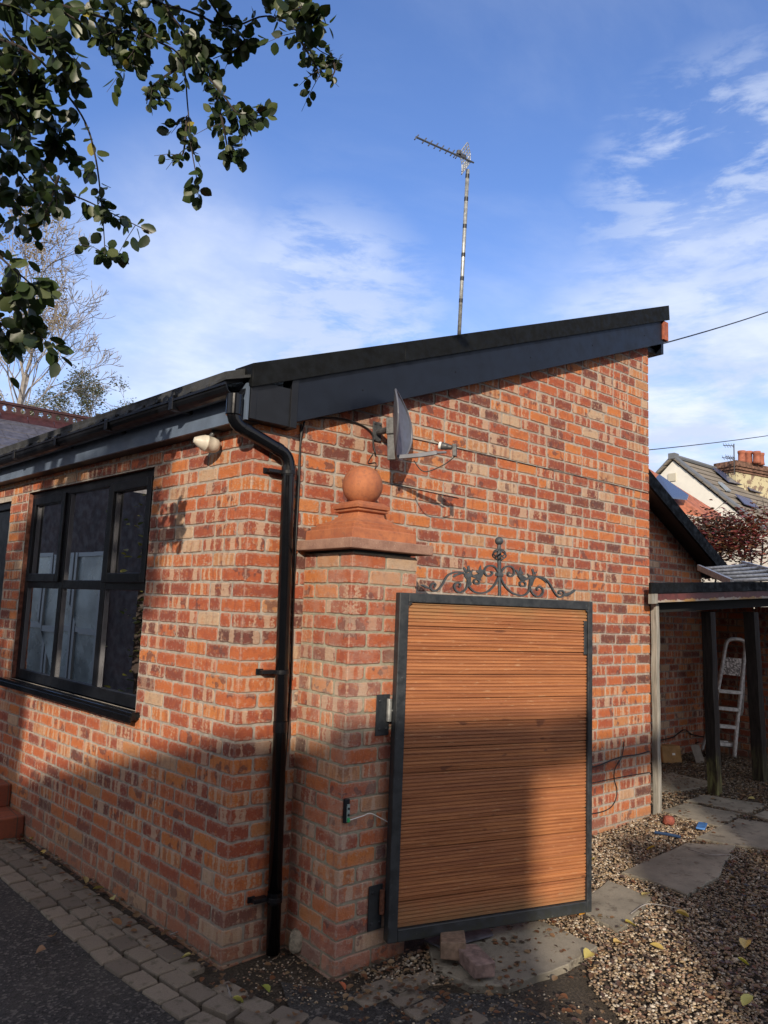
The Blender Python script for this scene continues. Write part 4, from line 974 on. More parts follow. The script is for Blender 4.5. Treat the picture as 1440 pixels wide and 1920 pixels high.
b.cur = 1; b.lathe([(.021, .028), (.021, .040), (.012, .043)], ln, 18, Mq); b.cur = 0; b.lathe([(.012, -.03), (.014, -.01), (.018, .0), (.020, .028)], ln, 18, Mq); b.obox(ln-back*.045, ds, du, back, -.016, .016, -.045, .02, -.01, .012)
b.build('lnb', [M_DGREY, M_WHITE], dish, bevel=.002)
def cable(pts, r_, lab, name='cable', m_=None, grp=None, n=7, sub=6, cat='cable'):
    b = MB(); b.smooth = True; b.tube(smooth_path(pts, sub), r_, n); o = b.build(name, m_ or M_CABLE); tag(o, lab, cat, grp); return o
cable([ln-back*.05-du*.04, ln-du*.10-dn3*.02, ln-du*.13-dn3*.12, bt+dn3*.08-du*.02], .003, 'thin black loop of cable hanging under the arm of the dish')
cable([gab(570, 787, -.02), gab(600, 784, -.015), gab(640, 785, -.015), gab(675, 796, -.012), gab(697, 812, -.02), gab(700, 835, -.02), gab(704, 850, -.03)], .005, 'black cable bundle running from the eave box to the dish bracket')
cable([gab(x, y, -.010) for x, y in ((745, 816), (800, 828), (860, 841), (960, 864), (1090, 894), (1160, 911), (1216, 925))], .0024, 'long black cable clipped along a brick course across the gable')
cable([gab(700, 850, -.012), gab(690, 868, -.010), gab(705, 868, -.012), gab(703, 885, -.010), gab(716, 902, -.009), gab(780, 917, -.009), gab(860, 934, -.009)], .0022, 'thin cable looping down behind the terracotta ball finial, then a modelled shadow line')  # right-hand run stands for the shadow of the cable above
cable([gab(571, 790, -.018), gab(563, 830, -.014), gab(561, 900, -.012), gab(555, 1010, -.012), gab(549, 1150, -.012), gab(545, 1280, -.012), gab(537, 1400, -.012), gab(531, 1470, -.012), gab(528, 1520, -.012)], .005, 'black cable running down the gable right beside the downpipe')
cable([gab(565, 795, -.013), gab(558, 900, -.010), gab(549, 1060, -.010), gab(541, 1250, -.010), gab(533, 1400, -.02), gab(526, 1480, -.03), gab(531, 1560, -.01)], .0035, 'second thin cable sagging away from the wall behind the downpipe')
cable([gab(x, y, -.012) for x, y in ((1098, 1439), (1120, 1436), (1150, 1424), (1170, 1418), (1195, 1415), (1218, 1408))], .0045, 'black cable crossing the brickwork right of the gate, upper of two')
cable([gab(x, y, -.010) for x, y in ((1098, 1471), (1130, 1464), (1170, 1456), (1218, 1448))], .0032, 'black cable crossing the brickwork right of the gate, lower of two')
cable([gab(x, y, -.014) for x, y in ((1170, 1390), (1166, 1418), (1153, 1442), (1152, 1462), (1157, 1482), (1152, 1505), (1135, 1520), (1098, 1528))], .0036, 'black cable curling down the wall to the gate foot')
# wall light under the eave of the left wall
lc = lp(.285, 2.425, .075); lt = tag(empty('security_light', tuple(lc)), 'cream bullet-shaped wall light under the eave beside the downpipe', 'light')
b = MB(); b.smooth = True; ax = LN*.93+np.array([0, 0, .14])+LU*.25; ax /= np.linalg.norm(ax); Mq = Vector(tuple(ax)).to_track_quat('Z', 'Y').to_matrix().to_4x4()
b.lathe([(.001, -.055), (.022, -.052), (.036, -.038), (.041, -.015), (.041, .012), (.0425, .013), (.0425, .020), (.041, .021), (.040, .034), (.026, .062), (.016, .078), (.014, .082), (.001, .083)], lc, 28, Mq); b.build('housing', M_CREAM, lt)
b = MB(); b.smooth = True; b.tube([lc+np.array([0, 0, .03]), lc+np.array([0, 0, .065])-LN*.02, lp(.26, 2.50, .03)], .013, 12); b.build('conduit', M_DGREY, lt)
# bell push with bare board
kp = tag(empty('gate_keypad', (.345, -.42, .60)), 'slim black gate control with exposed green circuit board on the pillar corner', 'gate control')
K = gab(650, 1520, -.418); b = MB(); b.box(K[0]-.017, K[0]+.010, -.428, -.412, K[2]-.052, K[2]+.052); b.build('case', M_BLK, kp, bevel=.003)
b = MB(); b.box(K[0]-.008, K[0]+.008, -.432, -.428, K[2]-.046, K[2]+.030); b.cur = 1; b.box(K[0]-.006, K[0]+.008, -.437, -.432, K[2]-.046, K[2]-.028); b.cur = 2
for dz in (-.015, .012): b.lathe([(.005, 0), (.004, .006)], (K[0], -.432, K[2]+dz), 10, Matrix.Rotation(R(90), 4, 'X'))
b.build('circuit_board', [mat('board', (.22, .28, .27), .5, var=.5, vscale=200), mat('terminal_green', (.03, .35, .12), .4), M_BLK], kp)
cable([(K[0]+.006, -.437, K[2]-.037), gab(680, 1530, -.425), gab(694, 1525, -.43), gab(712, 1533, -.425), gab(730, 1543, -.43)], .0022, 'white wire from the gate control to the gate frame', m_=M_WHITE, n=6)
# aerial mast with yagi
m0 = atZ(861, 625, 7.5); m1 = atZ(877, 318, 7.45); md = (m1-m0)/np.linalg.norm(m1-m0); ms = m0-md*.5
ant = tag(empty('tv_aerial', tuple(ms)), 'tall silver mast with a television aerial rising behind the black roof edge', 'aerial')
b = MB(); b.smooth = True; b.tube([ms, m1], .0195, 14); b.build('mast', M_GALV, ant)
b = MB()
for f_ in (.04, .18, .345, .52, .665, .80): b = MB(); q = m0+(m1-m0)*(1-f_); b.tube([q-md*.02, q+md*.02], .021, 12); b.build('tape_band', M_CABLE, ant)
tip = atZ(780, 257, 6.75); hub = atZ(876, 299, 7.4); tail = atZ(888, 305, 7.48); bd = (hub-tip)/np.linalg.norm(hub-tip)
el = np.cross(bd, (0, 0, 1)); el /= np.linalg.norm(el); eu = np.cross(el, bd)
b = MB(); b.tube([tip, tail], .009, 6)
L_ = np.linalg.norm(hub-tip)
edir = (atZ(787, 251, 6.79)-atZ(776.5, 263.5, 6.71)); edir /= np.linalg.norm(edir)
for f_, hl in ((.01, .07), (.15, .075), (.26, .075), (.37, .078), (.48, .08), (.59, .082), (.69, .085), (.76, .09), (.80, .095)): q = tip+bd*L_*f_; b.tube([q-edir*hl*.72, q+edir*hl*.72], .006, 6)
b.build('yagi', mat('aerial_metal', (.10, .105, .11), .5, metal=.3), ant)
b = MB(); q = tip+bd*L_*.83; b.lathe([(.001, -.02), (.022, -.02), (.026, 0), (.022, .02), (.001, .02)], q+eu*.03, 14); b.obox(q+bd*.05, bd, el, eu, -.04, .06, -.015, .015, -.005, .03); b.build('dipole_box', M_DGREY, ant)
b = MB()
rc = hub-bd*.02
for s_ in (1, -1):
    for kx in range(4): f_ = .015+kx*.023; b.tube([rc-edir*.125+eu*s_*f_*1.2+bd*-.01*kx, rc+edir*.125+eu*s_*f_*1.2+bd*-.01*kx], .006, 5)
    for kx in (-1, -.5, 0, .5, 1): b.tube([rc+edir*.125*kx, rc+edir*.125*kx+eu*s_*.10-bd*.02], .0045, 5)
b.build('reflector_grid', M_GALV, ant)
# overhead wires
def wire(a, c, sag, lab):
    a, c = np.array(a), np.array(c); b = MB(); b.tube([a+(c-a)*t-np.array([0, 0, sag*4*t*(1-t)]) for t in np.linspace(0, 1, 24)], .006, 5); tag(b.build('overhead_wire', M_CABLE), lab, 'wire', None)
wire(gab(1222, 648, -.02)+np.array([0.02, .03, 0]), atZ(1700, 470, 12), .12, 'overhead wire leaving the top end of the black bargeboard')
wire(atZ(1170, 848, 9), atZ(1800, 728, 22), .25, 'overhead wire passing above the rendered house, lower of two')

# ================================================================= CANOPY (open lean-to) AND YARD
can = tag(empty('yard_canopy', (5, .3, hgt(5))), 'open lean-to canopy with black felt edge and flaking red board on timber posts', 'canopy')
cz_ = lambda x: .055*(x-3.4)
def rise(mb, x0, x1, y0, y1, za, zb2): mb.hexa([(x0, y0, za+cz_(x0)), (x1, y0, za+cz_(x1)), (x1, y1, za+cz_(x1)), (x0, y1, za+cz_(x0)), (x0, y0, zb2+cz_(x0)), (x1, y0, zb2+cz_(x1)), (x1, y1, zb2+cz_(x1)), (x0, y1, zb2+cz_(x0))])
CX0 = 3.40
b = MB(); rise(b, CX0, 6.9, -.125, -.10, 1.812, 1.895); rise(b, WX+.012, 6.9, -.10, 1.17, 1.86, 1.885); b.build('roof', M_FELT, can, bevel=.004)
b = MB(); rise(b, CX0+.09, 6.9, -.112, -.092, 1.742, 1.811); b.build('red_board', M_RED, can)
b = MB(); rise(b, CX0+.01, CX0+.10, -.118, -.092, 1.735, 1.811); b.build('board_patch', M_GREYW, can)
b = MB(); rise(b, WX+.03, 6.8, 0.0, .07, 1.655, 1.80)
for x in np.arange(3.9, 6.8, .45): rise(b, x, x+.05, .07, 1.17, 1.72, 1.858)
b.build('beam', mat('tarred_beam', (.004, .004, .004), .9), can)
def post(pb, pt, w, m_, nm='post'):
    b = MB(); ns = 10; vs = []
    for i in range(ns+1):
        f = i/ns; c = np.array(pb)+(np.array(pt)-np.array(pb))*f; ww = w*(1+(.12 if i == 0 else 0)+rnd.uniform(-.05, .05)); j = rnd.uniform(-.006, .006)
        for (sx, sy) in ((-1, -1), (0, -1.1), (1, -1), (1, 1), (-1, 1)): vs.append((c[0]+sx*ww/2+j+rnd.uniform(-.003, .003), c[1]+sy*w/2, c[2]))
    fs = [(i*5+k, i*5+(k+1) % 5, (i+1)*5+(k+1) % 5, (i+1)*5+k) for i in range(ns) for k in range(5)]+[(4, 3, 2, 1, 0), tuple(ns*5+k for k in range(5))]; b.add(vs, fs); return b.build(nm, m_, can)
post((4.66, .04, .15), (4.58, .035, 1.70), .085, M_POST).__setitem__('label', 'front timber post with mossy yellow-green rotten foot'); post((5.60, .07, .15), (5.40, .035, 1.72), .10, M_POST2)
post((3.655, -.01, .14), (3.60, -.035, 1.74), .045, M_GREYW, 'wall_batten')
# metal ladders lying on the canopy roof
def rail_box(mb, a, c, w, h): 
    a, c = np.array(a), np.array(c); d_ = (c-a); l = np.linalg.norm(d_); d_ /= l; s_ = np.cross(d_, (0, 0, 1)); s_ /= np.linalg.norm(s_); u_ = np.cross(s_, d_); mb.obox(a, d_, s_, u_, 0, l, -w/2, w/2, -h/2, h/2)
def laid_ladder(a, c, width, nr, lab, rung_r=.014):
    a, c = np.array(a, float), np.array(c, float); lad = tag(empty('ladder', tuple(a)), lab, 'ladder'); d_ = c-a; l = np.linalg.norm(d_); d_ /= l; s_ = np.array([-d_[1], d_[0], 0]); s_ /= np.linalg.norm(s_)
    for sg in (0, 1): b = MB(); rail_box(b, a+s_*width*sg, c+s_*width*sg, .022, .065); b.build('rail', M_ALU, lad, bevel=.003)
    for i in range(nr): b = MB(); b.smooth = True; q = a+d_*(l*(i+.5)/nr); b.tube([q, q+s_*width], rung_r, 10); b.build('rung', M_ALU, lad)
    return lad
lad = tag(empty('ladder', tuple(atZ(1340, 1080, 7.2))), 'long aluminium ladder lying on top of the black-edged canopy roof', 'ladder')
A0, A1, B0, B1 = atZ(1310, 1064, 7.7), atZ(1372, 1092, 6.5), atZ(1392, 1057, 7.9), atZ(1500, 1086, 6.6)
for a_, c_ in ((A0, A1), (B0, B1)): b = MB(); rail_box(b, a_, c_, .030, .060); b.build('rail', M_ALU, lad, bevel=.003)
for f_ in (.12, .32, .52, .72, .92): b = MB(); b.smooth = True; b.tube([A0+(A1-A0)*f_, B0+(B1-B0)*f_], .019, 10); b.build('rung', M_ALU, lad)
# step ladder leaning in the corner
sl_ = tag(empty('step_ladder', (6.4, .8, hgt(6.4))), 'paint-spattered aluminium step ladder standing under the canopy', 'step ladder')
ZD = 8.05
def sp_(x, y, Z=ZD): return atZ(x, y, Z)
b = MB(); b.smooth = True
def railpx(mb, pp, r_): mb.tube(smooth_path([sp_(*q) for q in pp], 5), r_, 8)
b2 = MB(); b2.smooth = True; railpx(b2, [(1345, 1300, 7.95), (1352, 1262, 7.95), (1358, 1225, 7.98), (1362, 1206, 8.0), (1370, 1199, 8.0), (1390, 1200, 8.0), (1397, 1210, 8.0), (1394, 1250, 7.98), (1388, 1310, 7.92), (1382, 1360, 7.86), (1377, 1420, 7.8)], .021); b2.build('front_frame', M_ALU, sl_)
b2 = MB(); b2.smooth = True; railpx(b2, [(1346, 1290, 7.95), (1342, 1330, 7.9), (1336, 1380, 7.85), (1330, 1418, 7.8)], .020); b2.build('front_rail', M_ALU, sl_)
b2 = MB(); b2.smooth = True; railpx(b2, [(1395, 1240, 8.05), (1393, 1300, 8.15), (1388, 1370, 8.25), (1383, 1419, 8.3)], .017); railpx(b2, [(1350, 1270, 8.05), (1336, 1340, 8.2), (1322, 1385, 8.3), (1317, 1405, 8.32)], .017); railpx(b2, [(1320, 1388, 8.3), (1384, 1392, 8.28)], .01); b2.build('rear_frame', M_ALU, sl_)
for (y_, xa, xb) in ((1296, 1345, 1390), (1328, 1342, 1386), (1361, 1339, 1383), (1394, 1334, 1380)):
    b2 = MB(); a_, c_ = sp_(xa, y_-1, 7.9), sp_(xb, y_+3, 7.88); rail_box(b2, a_, c_, .08, .034); b2.build('tread', M_ALU, sl_, bevel=.003)
b2 = MB(); Pq = [sp_(1359, 1232, 7.98), sp_(1392, 1235, 7.98), sp_(1388, 1268, 7.93), sp_(1351, 1264, 7.93)]; nq = np.cross(Pq[1]-Pq[0], Pq[3]-Pq[0]); nq /= np.linalg.norm(nq)
b2.hexa([q for q in Pq]+[q+nq*.012 for q in Pq]); b2.build('platform', M_SPLAT, sl_, bevel=.002, recalc=True)
# cardboard box, flap and clutter
M_CARD = mat('cardboard', (.30, .17, .065), .85, var=.2, vscale=12); M_CARDG = mat('grey_card', (.20, .175, .15), .85, var=.15)
cbx = tag(empty('cardboard_box', (5.66, 1.0, .16)), 'crushed brown cardboard box with a white label against the rear wall', 'box')
b = MB(); b.obox((5.48, .98, .155), (.94, -.34, 0), (.1, .2, .97), (.34, .94, 0), 0, .24, 0, .17, 0, .12); b.build('carton', M_CARD, cbx, bevel=.012, recalc=True)
b = MB(); b.obox((5.48, .98, .155), (.94, -.34, 0), (.1, .2, .97), (.34, .94, 0), .12, .155, .08, .10, -.004, -.001); b.build('label', M_WHITE, cbx, recalc=True)
b = MB(); b.obox((5.80, .80, .155), (.9, -.3, 0), (-.12, .25, .9), (.3, .9, -.2), 0, .12, 0, .2, 0, .006); tag(b.build('card_sheet', M_CARDG, recalc=True), 'grey sheet of card leaning on the right side of the cardboard box', 'card')
def chunk(px, py, s3, m_, lab, nm, rz=0.3, rx=0.0, cat='brick', lift=.0, bev=.006, cutc=False):
    P_ = grd(px, py); b = MB(); sx, sy, sz = s3
    b.box(-sx/2, sx/2, -sy/2, sy/2, 0, sz)
    o = b.build(nm, m_, bevel=bev); o.location = (P_[0], P_[1], P_[2]+lift); o.rotation_euler = (rx, 0, rz); tag(o, lab, cat)
    for v in o.data.vertices: v.co.x += rnd.uniform(-.006, .006); v.co.y += rnd.uniform(-.006, .006); v.co.z += rnd.uniform(-.004, .004)
    return o
M_BLOCKB = mat('buff_block', (.20, .135, .095), .9, var=.3, vscale=30, bump=.5); M_BLOCKP = mat('mauve_block', (.19, .13, .115), .9, var=.4, vscale=25, bump=.5)
M_REDB = mat('broken_brick', (.22, .055, .035), .9, var=.3, vscale=25, bump=.6)
chunk(848, 1796, (.115, .215, .075), M_BLOCKB, 'buff brick with mortar on its edge lying under the gate', 'loose_brick', rz=-.75, rx=-.10, lift=.024)
chunk(890, 1826, (.10, .20, .06), M_BLOCKP, 'mauve-topped brick lying in front of the gate on the slab', 'loose_brick', rz=-.35, lift=.024)
b = MB(); P_ = [grd(x, y) for x, y in ((795, 1775), (830, 1790), (925, 1765), (912, 1745))]; b.hexa([q+np.array([0, 0, .024]) for q in P_]+[q+np.array([0, 0, .032]) for q in P_]); tag(b.build('slate_sheet', M_SLATE, recalc=True), 'dark slate offcut lying flat under the gate behind the bricks', 'slate')
# broken brick: irregular rock form
def rock(px, py, s3, m_, lab, cat='brick', nm='broken_brick'):
    P_ = grd(px, py); V, F = icos(2); V = V.copy(); V = np.sign(V)*np.abs(V)**.7; V *= 1+nrs.uniform(-.06, .06, (len(V), 1)); V *= np.array(s3); V[:, 2] += s3[2]*.8
    o = fast_mesh(nm, V, F, m_); o.location = P_; o.rotation_euler = (.1, .1, .6); tag(o, lab, cat); return o
rock(1253, 1546, (.050, .040, .036), M_REDB, 'broken lump of red brick on the gravel beside the path slab')
rock(556, 1782, (.052, .042, .055), mat('old_mortar', (.26, .225, .17), .95, var=.4, vscale=40, bump=1), 'lump of crumbled old mortar in the corner behind the downpipe foot', 'rubble', 'mortar_lump')
M_BLUE = mat('blue_plastic', (.06, .17, .42), .4, var=.2)
b = MB(); P_ = grd(1322, 1558); b.obox(P_+np.array([-.06, -.03, .02]), (.93, .36, 0), (-.36, .93, 0), (0, 0, 1), 0, .17, 0, .06, 0, .012); tag(b.build('plastic_scrap', M_BLUE, bevel=.004), 'bright blue plastic scrap lying beside the path slab', 'plastic scrap')
b = MB(); a_, c_ = grd(1228, 1566), grd(1276, 1575); b.tube([a_+(0, 0, .02), (a_+c_)/2+(0, 0, .022), c_+(0, 0, .02)], .010, 8); tag(b.build('plastic_strip', mat('dark_blue_plastic', (.02, .05, .12), .4)), 'thin dark blue strip lying on the gravel left of the blue scrap', 'plastic scrap')
for i, lab in enumerate(('tangle of dark cable lying in the corner by the box',)):
    pts = []; c0_ = grd(1292, 1404)
    for k in range(26): a_ = k*.9; pts.append(c0_+np.array([math.cos(a_)*.16*rnd.uniform(.4, 1.2), math.sin(a_)*.10*rnd.uniform(.3, 1), .05+.09*rnd.random()]))
    cable(pts, .008, lab, 'cable_tangle', n=6, sub=4)
cable([onp(x, y, (0, 1, 0), 1.16) for x, y in ((1236, 1388), (1262, 1382), (1283, 1368), (1300, 1378), (1345, 1385))], .006, 'dark cable running low along the rear wall above the box')
# twigs on gravel
def twig(pp, lab): cable([grd(*q)+np.array([0, 0, .02+rnd.uniform(0, .012)]) for q in pp], .0028, lab, 'twig', M_TWIG, n=5, sub=4, cat='twig')
twig([(1183, 1722), (1210, 1706), (1240, 1708), (1275, 1716)], 'long pale curved twig on the gravel in the middle of the yard')
twig([(1290, 1600), (1330, 1610), (1370, 1612), (1385, 1618)], 'dark thin twig across the largest path slab')
twig([(318, 1762), (350, 1752), (352, 1748)], 'pale straw lying on the soil by the window wall'); twig([(425, 1862), (433, 1880), (428, 1872)], 'short curled stalk on the paving edge')
# boundary wall on the right with dark bricks
bw = MB(); brickface(bw, (6.70, 1.19, 0), (0, -1, 0), (-1, 0, 0), 4.2, -.1, lambda u: 1.80 if u < 1.4 else 1.62, seed=41, k0=1, L=.205)
bw.cur = 1; bw.box(6.702, 6.93, -3.0, 1.19, -.1, 1.61); tag(bw.build('boundary_wall', [M_BRD, M_MOD], attr=True), 'old dark brick boundary wall behind the step ladder', 'wall')
b = MB(); b.box(5.95, 6.12, -.75, -.58, 0.10, 2.12); b.box(5.92, 6.15, -.78, -.55, 2.12, 2.16); tag(b.build('brick_pier', mat('maroon_pier', (.10, .05, .045), .8, var=.4, vscale=20)), 'dark maroon pier top showing at the right edge beyond the ladders', 'pier') if False else None

# ================================================================= FAR HOUSES
fh = tag(empty('rendered_house', (34, 12.2, 0)), 'cream rendered house with grey tiled roof and solar panels beyond the yard', 'house')
AX, AY, AZ = 25.89, 12.19, 8.11; HW, HH = 4.2, 3.78
b = MB(); b.add([(AX, AY-HW+.2, 0), (AX, AY+HW-.2, 0), (AX, AY+HW-.2, AZ-HH), (AX, AY, AZ-.15), (AX, AY-HW+.2, AZ-HH)], [(0, 4, 3, 2, 1)]); b.quad((AX, AY-HW+.2, 0), (50, AY-HW+.2, 0), (50, AY-HW+.2, AZ-HH), (AX, AY-HW+.2, AZ-HH)); b.quad((50, AY+HW-.2, 0), (AX, AY+HW-.2, 0), (AX, AY+HW-.2, AZ-HH), (50, AY+HW-.2, AZ-HH))
b.build('wall', mat('cream_render', (.66, .64, .58), .9, var=.06, vscale=1.5), fh, recalc=False)
def tiles(t, p, tco, o):
    z = t.node('ShaderNodeSeparateXYZ', {0: tco}); w = t.m('FRACT', t.m('MULTIPLY', z.outputs[2], 3.6)); n = t.noise(tco, 1.3, 5); n2 = t.noise(tco, 14, 3)
    c = t.mix(t.rng(n, .3, .7), (.17, .145, .115), (.24, .21, .17)); c = t.mix(t.rng(n2, .4, .7, 0, .4), c, (.12, .10, .085)); c = t.mix(t.rng(w, .14, .05), c, (.04, .036, .032)); t.set(p, 'Base Color', c)
    t.set(p, 'Normal', t.node('ShaderNodeBump', {'Height': w, 'Strength': .8, 'Distance': .06}).outputs[0])
b = MB(); nrow = 14
for sg in (-1, 1):
    for i in range(nrow):
        f0, f1 = i/nrow, (i+1)/nrow+.01; t0 = .05
        y0, y1 = AY+sg*(HW+.15)*f0, AY+sg*(HW+.15)*f1; z0, z1 = AZ-HH*1.03*f0, AZ-HH*1.03*f1
        b.hexa([(AX-.06, y0, z0-.10), (50, y0, z0-.10), (50, y1, z1-.06), (AX-.12, y1, z1-.06), (AX-.12, y0, z0-.02), (50, y0, z0-.02), (50, y1, z1+.03), (AX-.12, y1, z1+.03)])
rf = b.build('roof', mat('concrete_tiles', rough=.9, build=tiles), fh, recalc=True)
b = MB()
for sg in (-1, 1): b.hexa([(AX-.10, AY, AZ-.02), (AX+.02, AY, AZ-.02), (AX+.02, AY+sg*(HW+.1), AZ-HH*1.02-.02), (AX-.10, AY+sg*(HW+.1), AZ-HH*1.02-.02), (AX-.10, AY, AZ+.10), (AX+.26, AY, AZ+.10), (AX+.26, AY+sg*(HW+.1), AZ-HH*1.02+.10), (AX-.10, AY+sg*(HW+.1), AZ-HH*1.02+.10)])
b.box(AX-.14, AX+.2, AY-.14, AY+.14, AZ-.08, AZ+.15); b.tube([(AX, AY, AZ+.05), (50, AY, AZ+.05)], .10, 8); b.build('verge', mat('grey_verge', (.13, .14, .155), .7, var=.1, vscale=2), fh, recalc=True)
def onroof(x, f, lift): return np.array([x, AY-(HW+.15)*f, AZ-HH*1.03*f+lift])
def rpx(x, y, lift=.1):   # point of the roof slope seen there
    n = np.array([0, -HH*1.03, (HW+.15)]); n = n/np.linalg.norm(n); return onp(x, y, n, np.array([AX, AY, AZ])@n+lift)
M_PV = mat('solar_panel', (.07, .09, .17), .2, var=.1, vscale=.5)
for i, q in enumerate((((1336, 878), (1374, 888), (1402, 912), (1366, 904)), ((1378, 892), (1416, 903), (1446, 930), (1408, 920)), ((1378, 927), (1405, 936), (1425, 955), (1396, 946)))):
    P_ = [rpx(*w_, .10) for w_ in q]; n = np.array([0, -.70, .75]); b = MB(); b.hexa([w_+n*.0 for w_ in P_]+[w_+n*.03 for w_ in P_]); b.build('solar_panel', M_PV, fh, recalc=True)
P_ = [rpx(*w_, .05) for w_ in ((1346, 905), (1353, 907), (1370, 922), (1362, 921))]; b = MB(); b.hexa(P_+[w_+np.array([0, -.03, .05]) for w_ in P_]); b.build('roof_window', mat('pale_glass', (.35, .42, .50), .1), fh, recalc=True)
b = MB(); vq = onp(1260, 895, (1, 0, 0), AX-.02); b.box(AX-.05, AX-.005, vq[1]-.16, vq[1]+.16, vq[2]-.16, vq[2]+.16); b.build('vent', mat('vent_cream', (.45, .42, .34), .8), fh)
# chimney of the next house
ch = tag(empty('chimney_stack', (31, 10.5, 6)), 'tall chimney stack with peeling cream render and orange pots', 'chimney')
c0_, c1_ = atZ(1380, 893, 31.5), atZ(1475, 893, 33.3); cz0 = atZ(1380, 905, 31.5)[2]; cz1 = atZ(1380, 884, 31.5)[2]; dx_ = (c1_-c0_); dx_[2] = 0; ll = np.linalg.norm(dx_); dx_ /= ll; dy_ = np.array([-dx_[1], dx_[0], 0])
b = MB(); b.obox((c0_[0], c0_[1], 0), dx_, dy_, (0, 0, 1), 0, ll, 0, .9, 4.5, cz1-.02)
def peel(t, p, tco, o): t.set(p, 'Base Color', t.mix(t.rng(t.noise(tco, 3.2, 5, .7), .52, .56), (.48, .43, .27), (.20, .14, .10)))
b.build('stack', mat('peeling_render', rough=.9, build=peel), ch, recalc=True)
b = MB(); z_ = cz1
for (e_, h_) in ((.05, .10), (.12, .12), (.18, .12), (.10, .14)): b.obox((c0_[0], c0_[1], 0), dx_, dy_, (0, 0, 1), -e_, ll+e_, -e_, .9+e_, z_, z_+h_-.004); z_ += h_
b.build('corbel', mat('stack_brick', (.14, .075, .05), .9, var=.5, vscale=6), ch, recalc=True)
M_POT = mat('pot_clay', (.30, .10, .06), .85, var=.25, vscale=5)
for i, px in enumerate((1391, 1404, 1419, 1426)):
    q = atZ(px, 868, 31.9+(i % 2)*.3); b = MB(); b.smooth = True; hh = .52+(.06 if i == 1 else 0); b.lathe([(.17, 0), (.15, .12), (.145, hh-.12), (.165, hh-.1), (.165, hh), (.12, hh)], (q[0], q[1], z_-.02), 16); b.build('chimney_pot', M_POT, ch)
a2_ = tag(empty('roof_aerial', tuple(atZ(1377, 885, 31.2))), 'small distant television aerials on a pole beside the orange chimney pots', 'aerial')
b = MB(); q0, q1 = atZ(1377, 890, 31.2), atZ(1376, 832, 31.2); b.tube([q0, q1], .025, 6); b.build('pole', M_DGREY, a2_)
for (x0, y0, x1, y1) in ((1356, 835, 1376, 836), (1354, 858, 1377, 861), (1361, 856, 1378, 859)):
    b = MB(); p0_, p1_ = atZ(x0, y0, 30.9), atZ(x1, y1, 31.2); b.tube([p0_, p1_], .018, 5)
    for f_ in (.1, .35, .6, .85): q = p0_+(p1_-p0_)*f_; b.tube([q-np.array([.1, .1, .12]), q+np.array([.1, .1, .12])], .01, 4)
    b.build('antenna', M_DGREY, a2_)
# low outbuilding with orange roof and solar panels
ob = tag(empty('orange_roofed_outbuilding', (18, 8, 0)), 'low outbuilding with orange tiled roof and solar panels in front of the rendered house', 'outbuilding')
Zb = 20
def olin(pp, z=Zb): return [atZ(x, y, z+dz) for x, y, dz in pp]
b = MB(); P_ = olin([(1200, 868, 0), (1352, 964, 3), (1352, 995, 0), (1200, 960, -2)]); b.hexa([q-np.array([0, 0, .15]) for q in P_]+P_); b.build('roof', mat('orange_tiles', (.36, .12, .06), .85, var=.4, vscale=4), ob, recalc=True)
P_ = olin([(1236, 893, -.25), (1291, 932, -.3), (1288, 940, -.5), (1262, 937, -1.2), (1216, 915, -1.2)]); b = MB(); n_ = len(P_); up = np.array([0, 0, .03]); b.add([q+up for q in P_]+[q+up*2 for q in P_], [tuple(range(n_)), tuple(range(2*n_-1, n_-1, -1))]+[(i, (i+1) % n_, n_+(i+1) % n_, n_+i) for i in range(n_)]); b.build('solar_panel', mat('pv_blue', (.06, .08, .14), .2), ob, recalc=True)
b = MB(); q = atZ(1300, 985, Zb+1); b.box(q[0]-3, q[0]+4, q[1]-1, q[1]+2, 0, q[2]); b.build('wall', mat('outbuilding_wall', (.5, .47, .42), .9, var=.1), ob)

# ================================================================= TREES
def branch_tree(p0, dirv, length, rad, depth, rs, segs, tips, spread=.55, up=.12, kids=(2, 4), shrink=.72, step=5):
    pts = [np.array(p0, float)]; d = np.array(dirv, float); d /= np.linalg.norm(d)
    for i in range(step):
        d = d+rs.normal(0, .10, 3)+np.array([0, 0, up*.25]); d /= np.linalg.norm(d); pts.append(pts[-1]+d*length/step)
    segs.append((pts, rad, rad*.62))
    if depth == 0: tips.append((pts[-1], d)); tips.append((pts[-2], d)); return
    for k in range(rs.randint(kids[0], kids[1]+1)):
        f = rs.uniform(.35, 1.0); q = pts[min(step, int(f*step)+1)] if k else pts[-1]
        nd = d+rs.normal(0, spread, 3)*np.array([1, 1, .8]); nd[2] += up
        branch_tree(q, nd, length*shrink*rs.uniform(.75, 1.15), rad*.62, depth-1, rs, segs, tips, spread, up, kids, shrink, step)
def tubes(segs, thick=None):
    b = MB()
    for pts, r0, r1 in segs:
        n = len(pts); b.tube(pts, [r0+(r1-r0)*i/(n-1) for i in range(n)], 6 if r0 > .03 else 3, cap=False)
    return b
def cols_from(pal, n, rs, var=.2): pal = np.array(pal); return np.clip(pal[rs.randint(0, len(pal), n)]*rs.uniform(1-var, 1+var, (n, 1)), 0, 1)
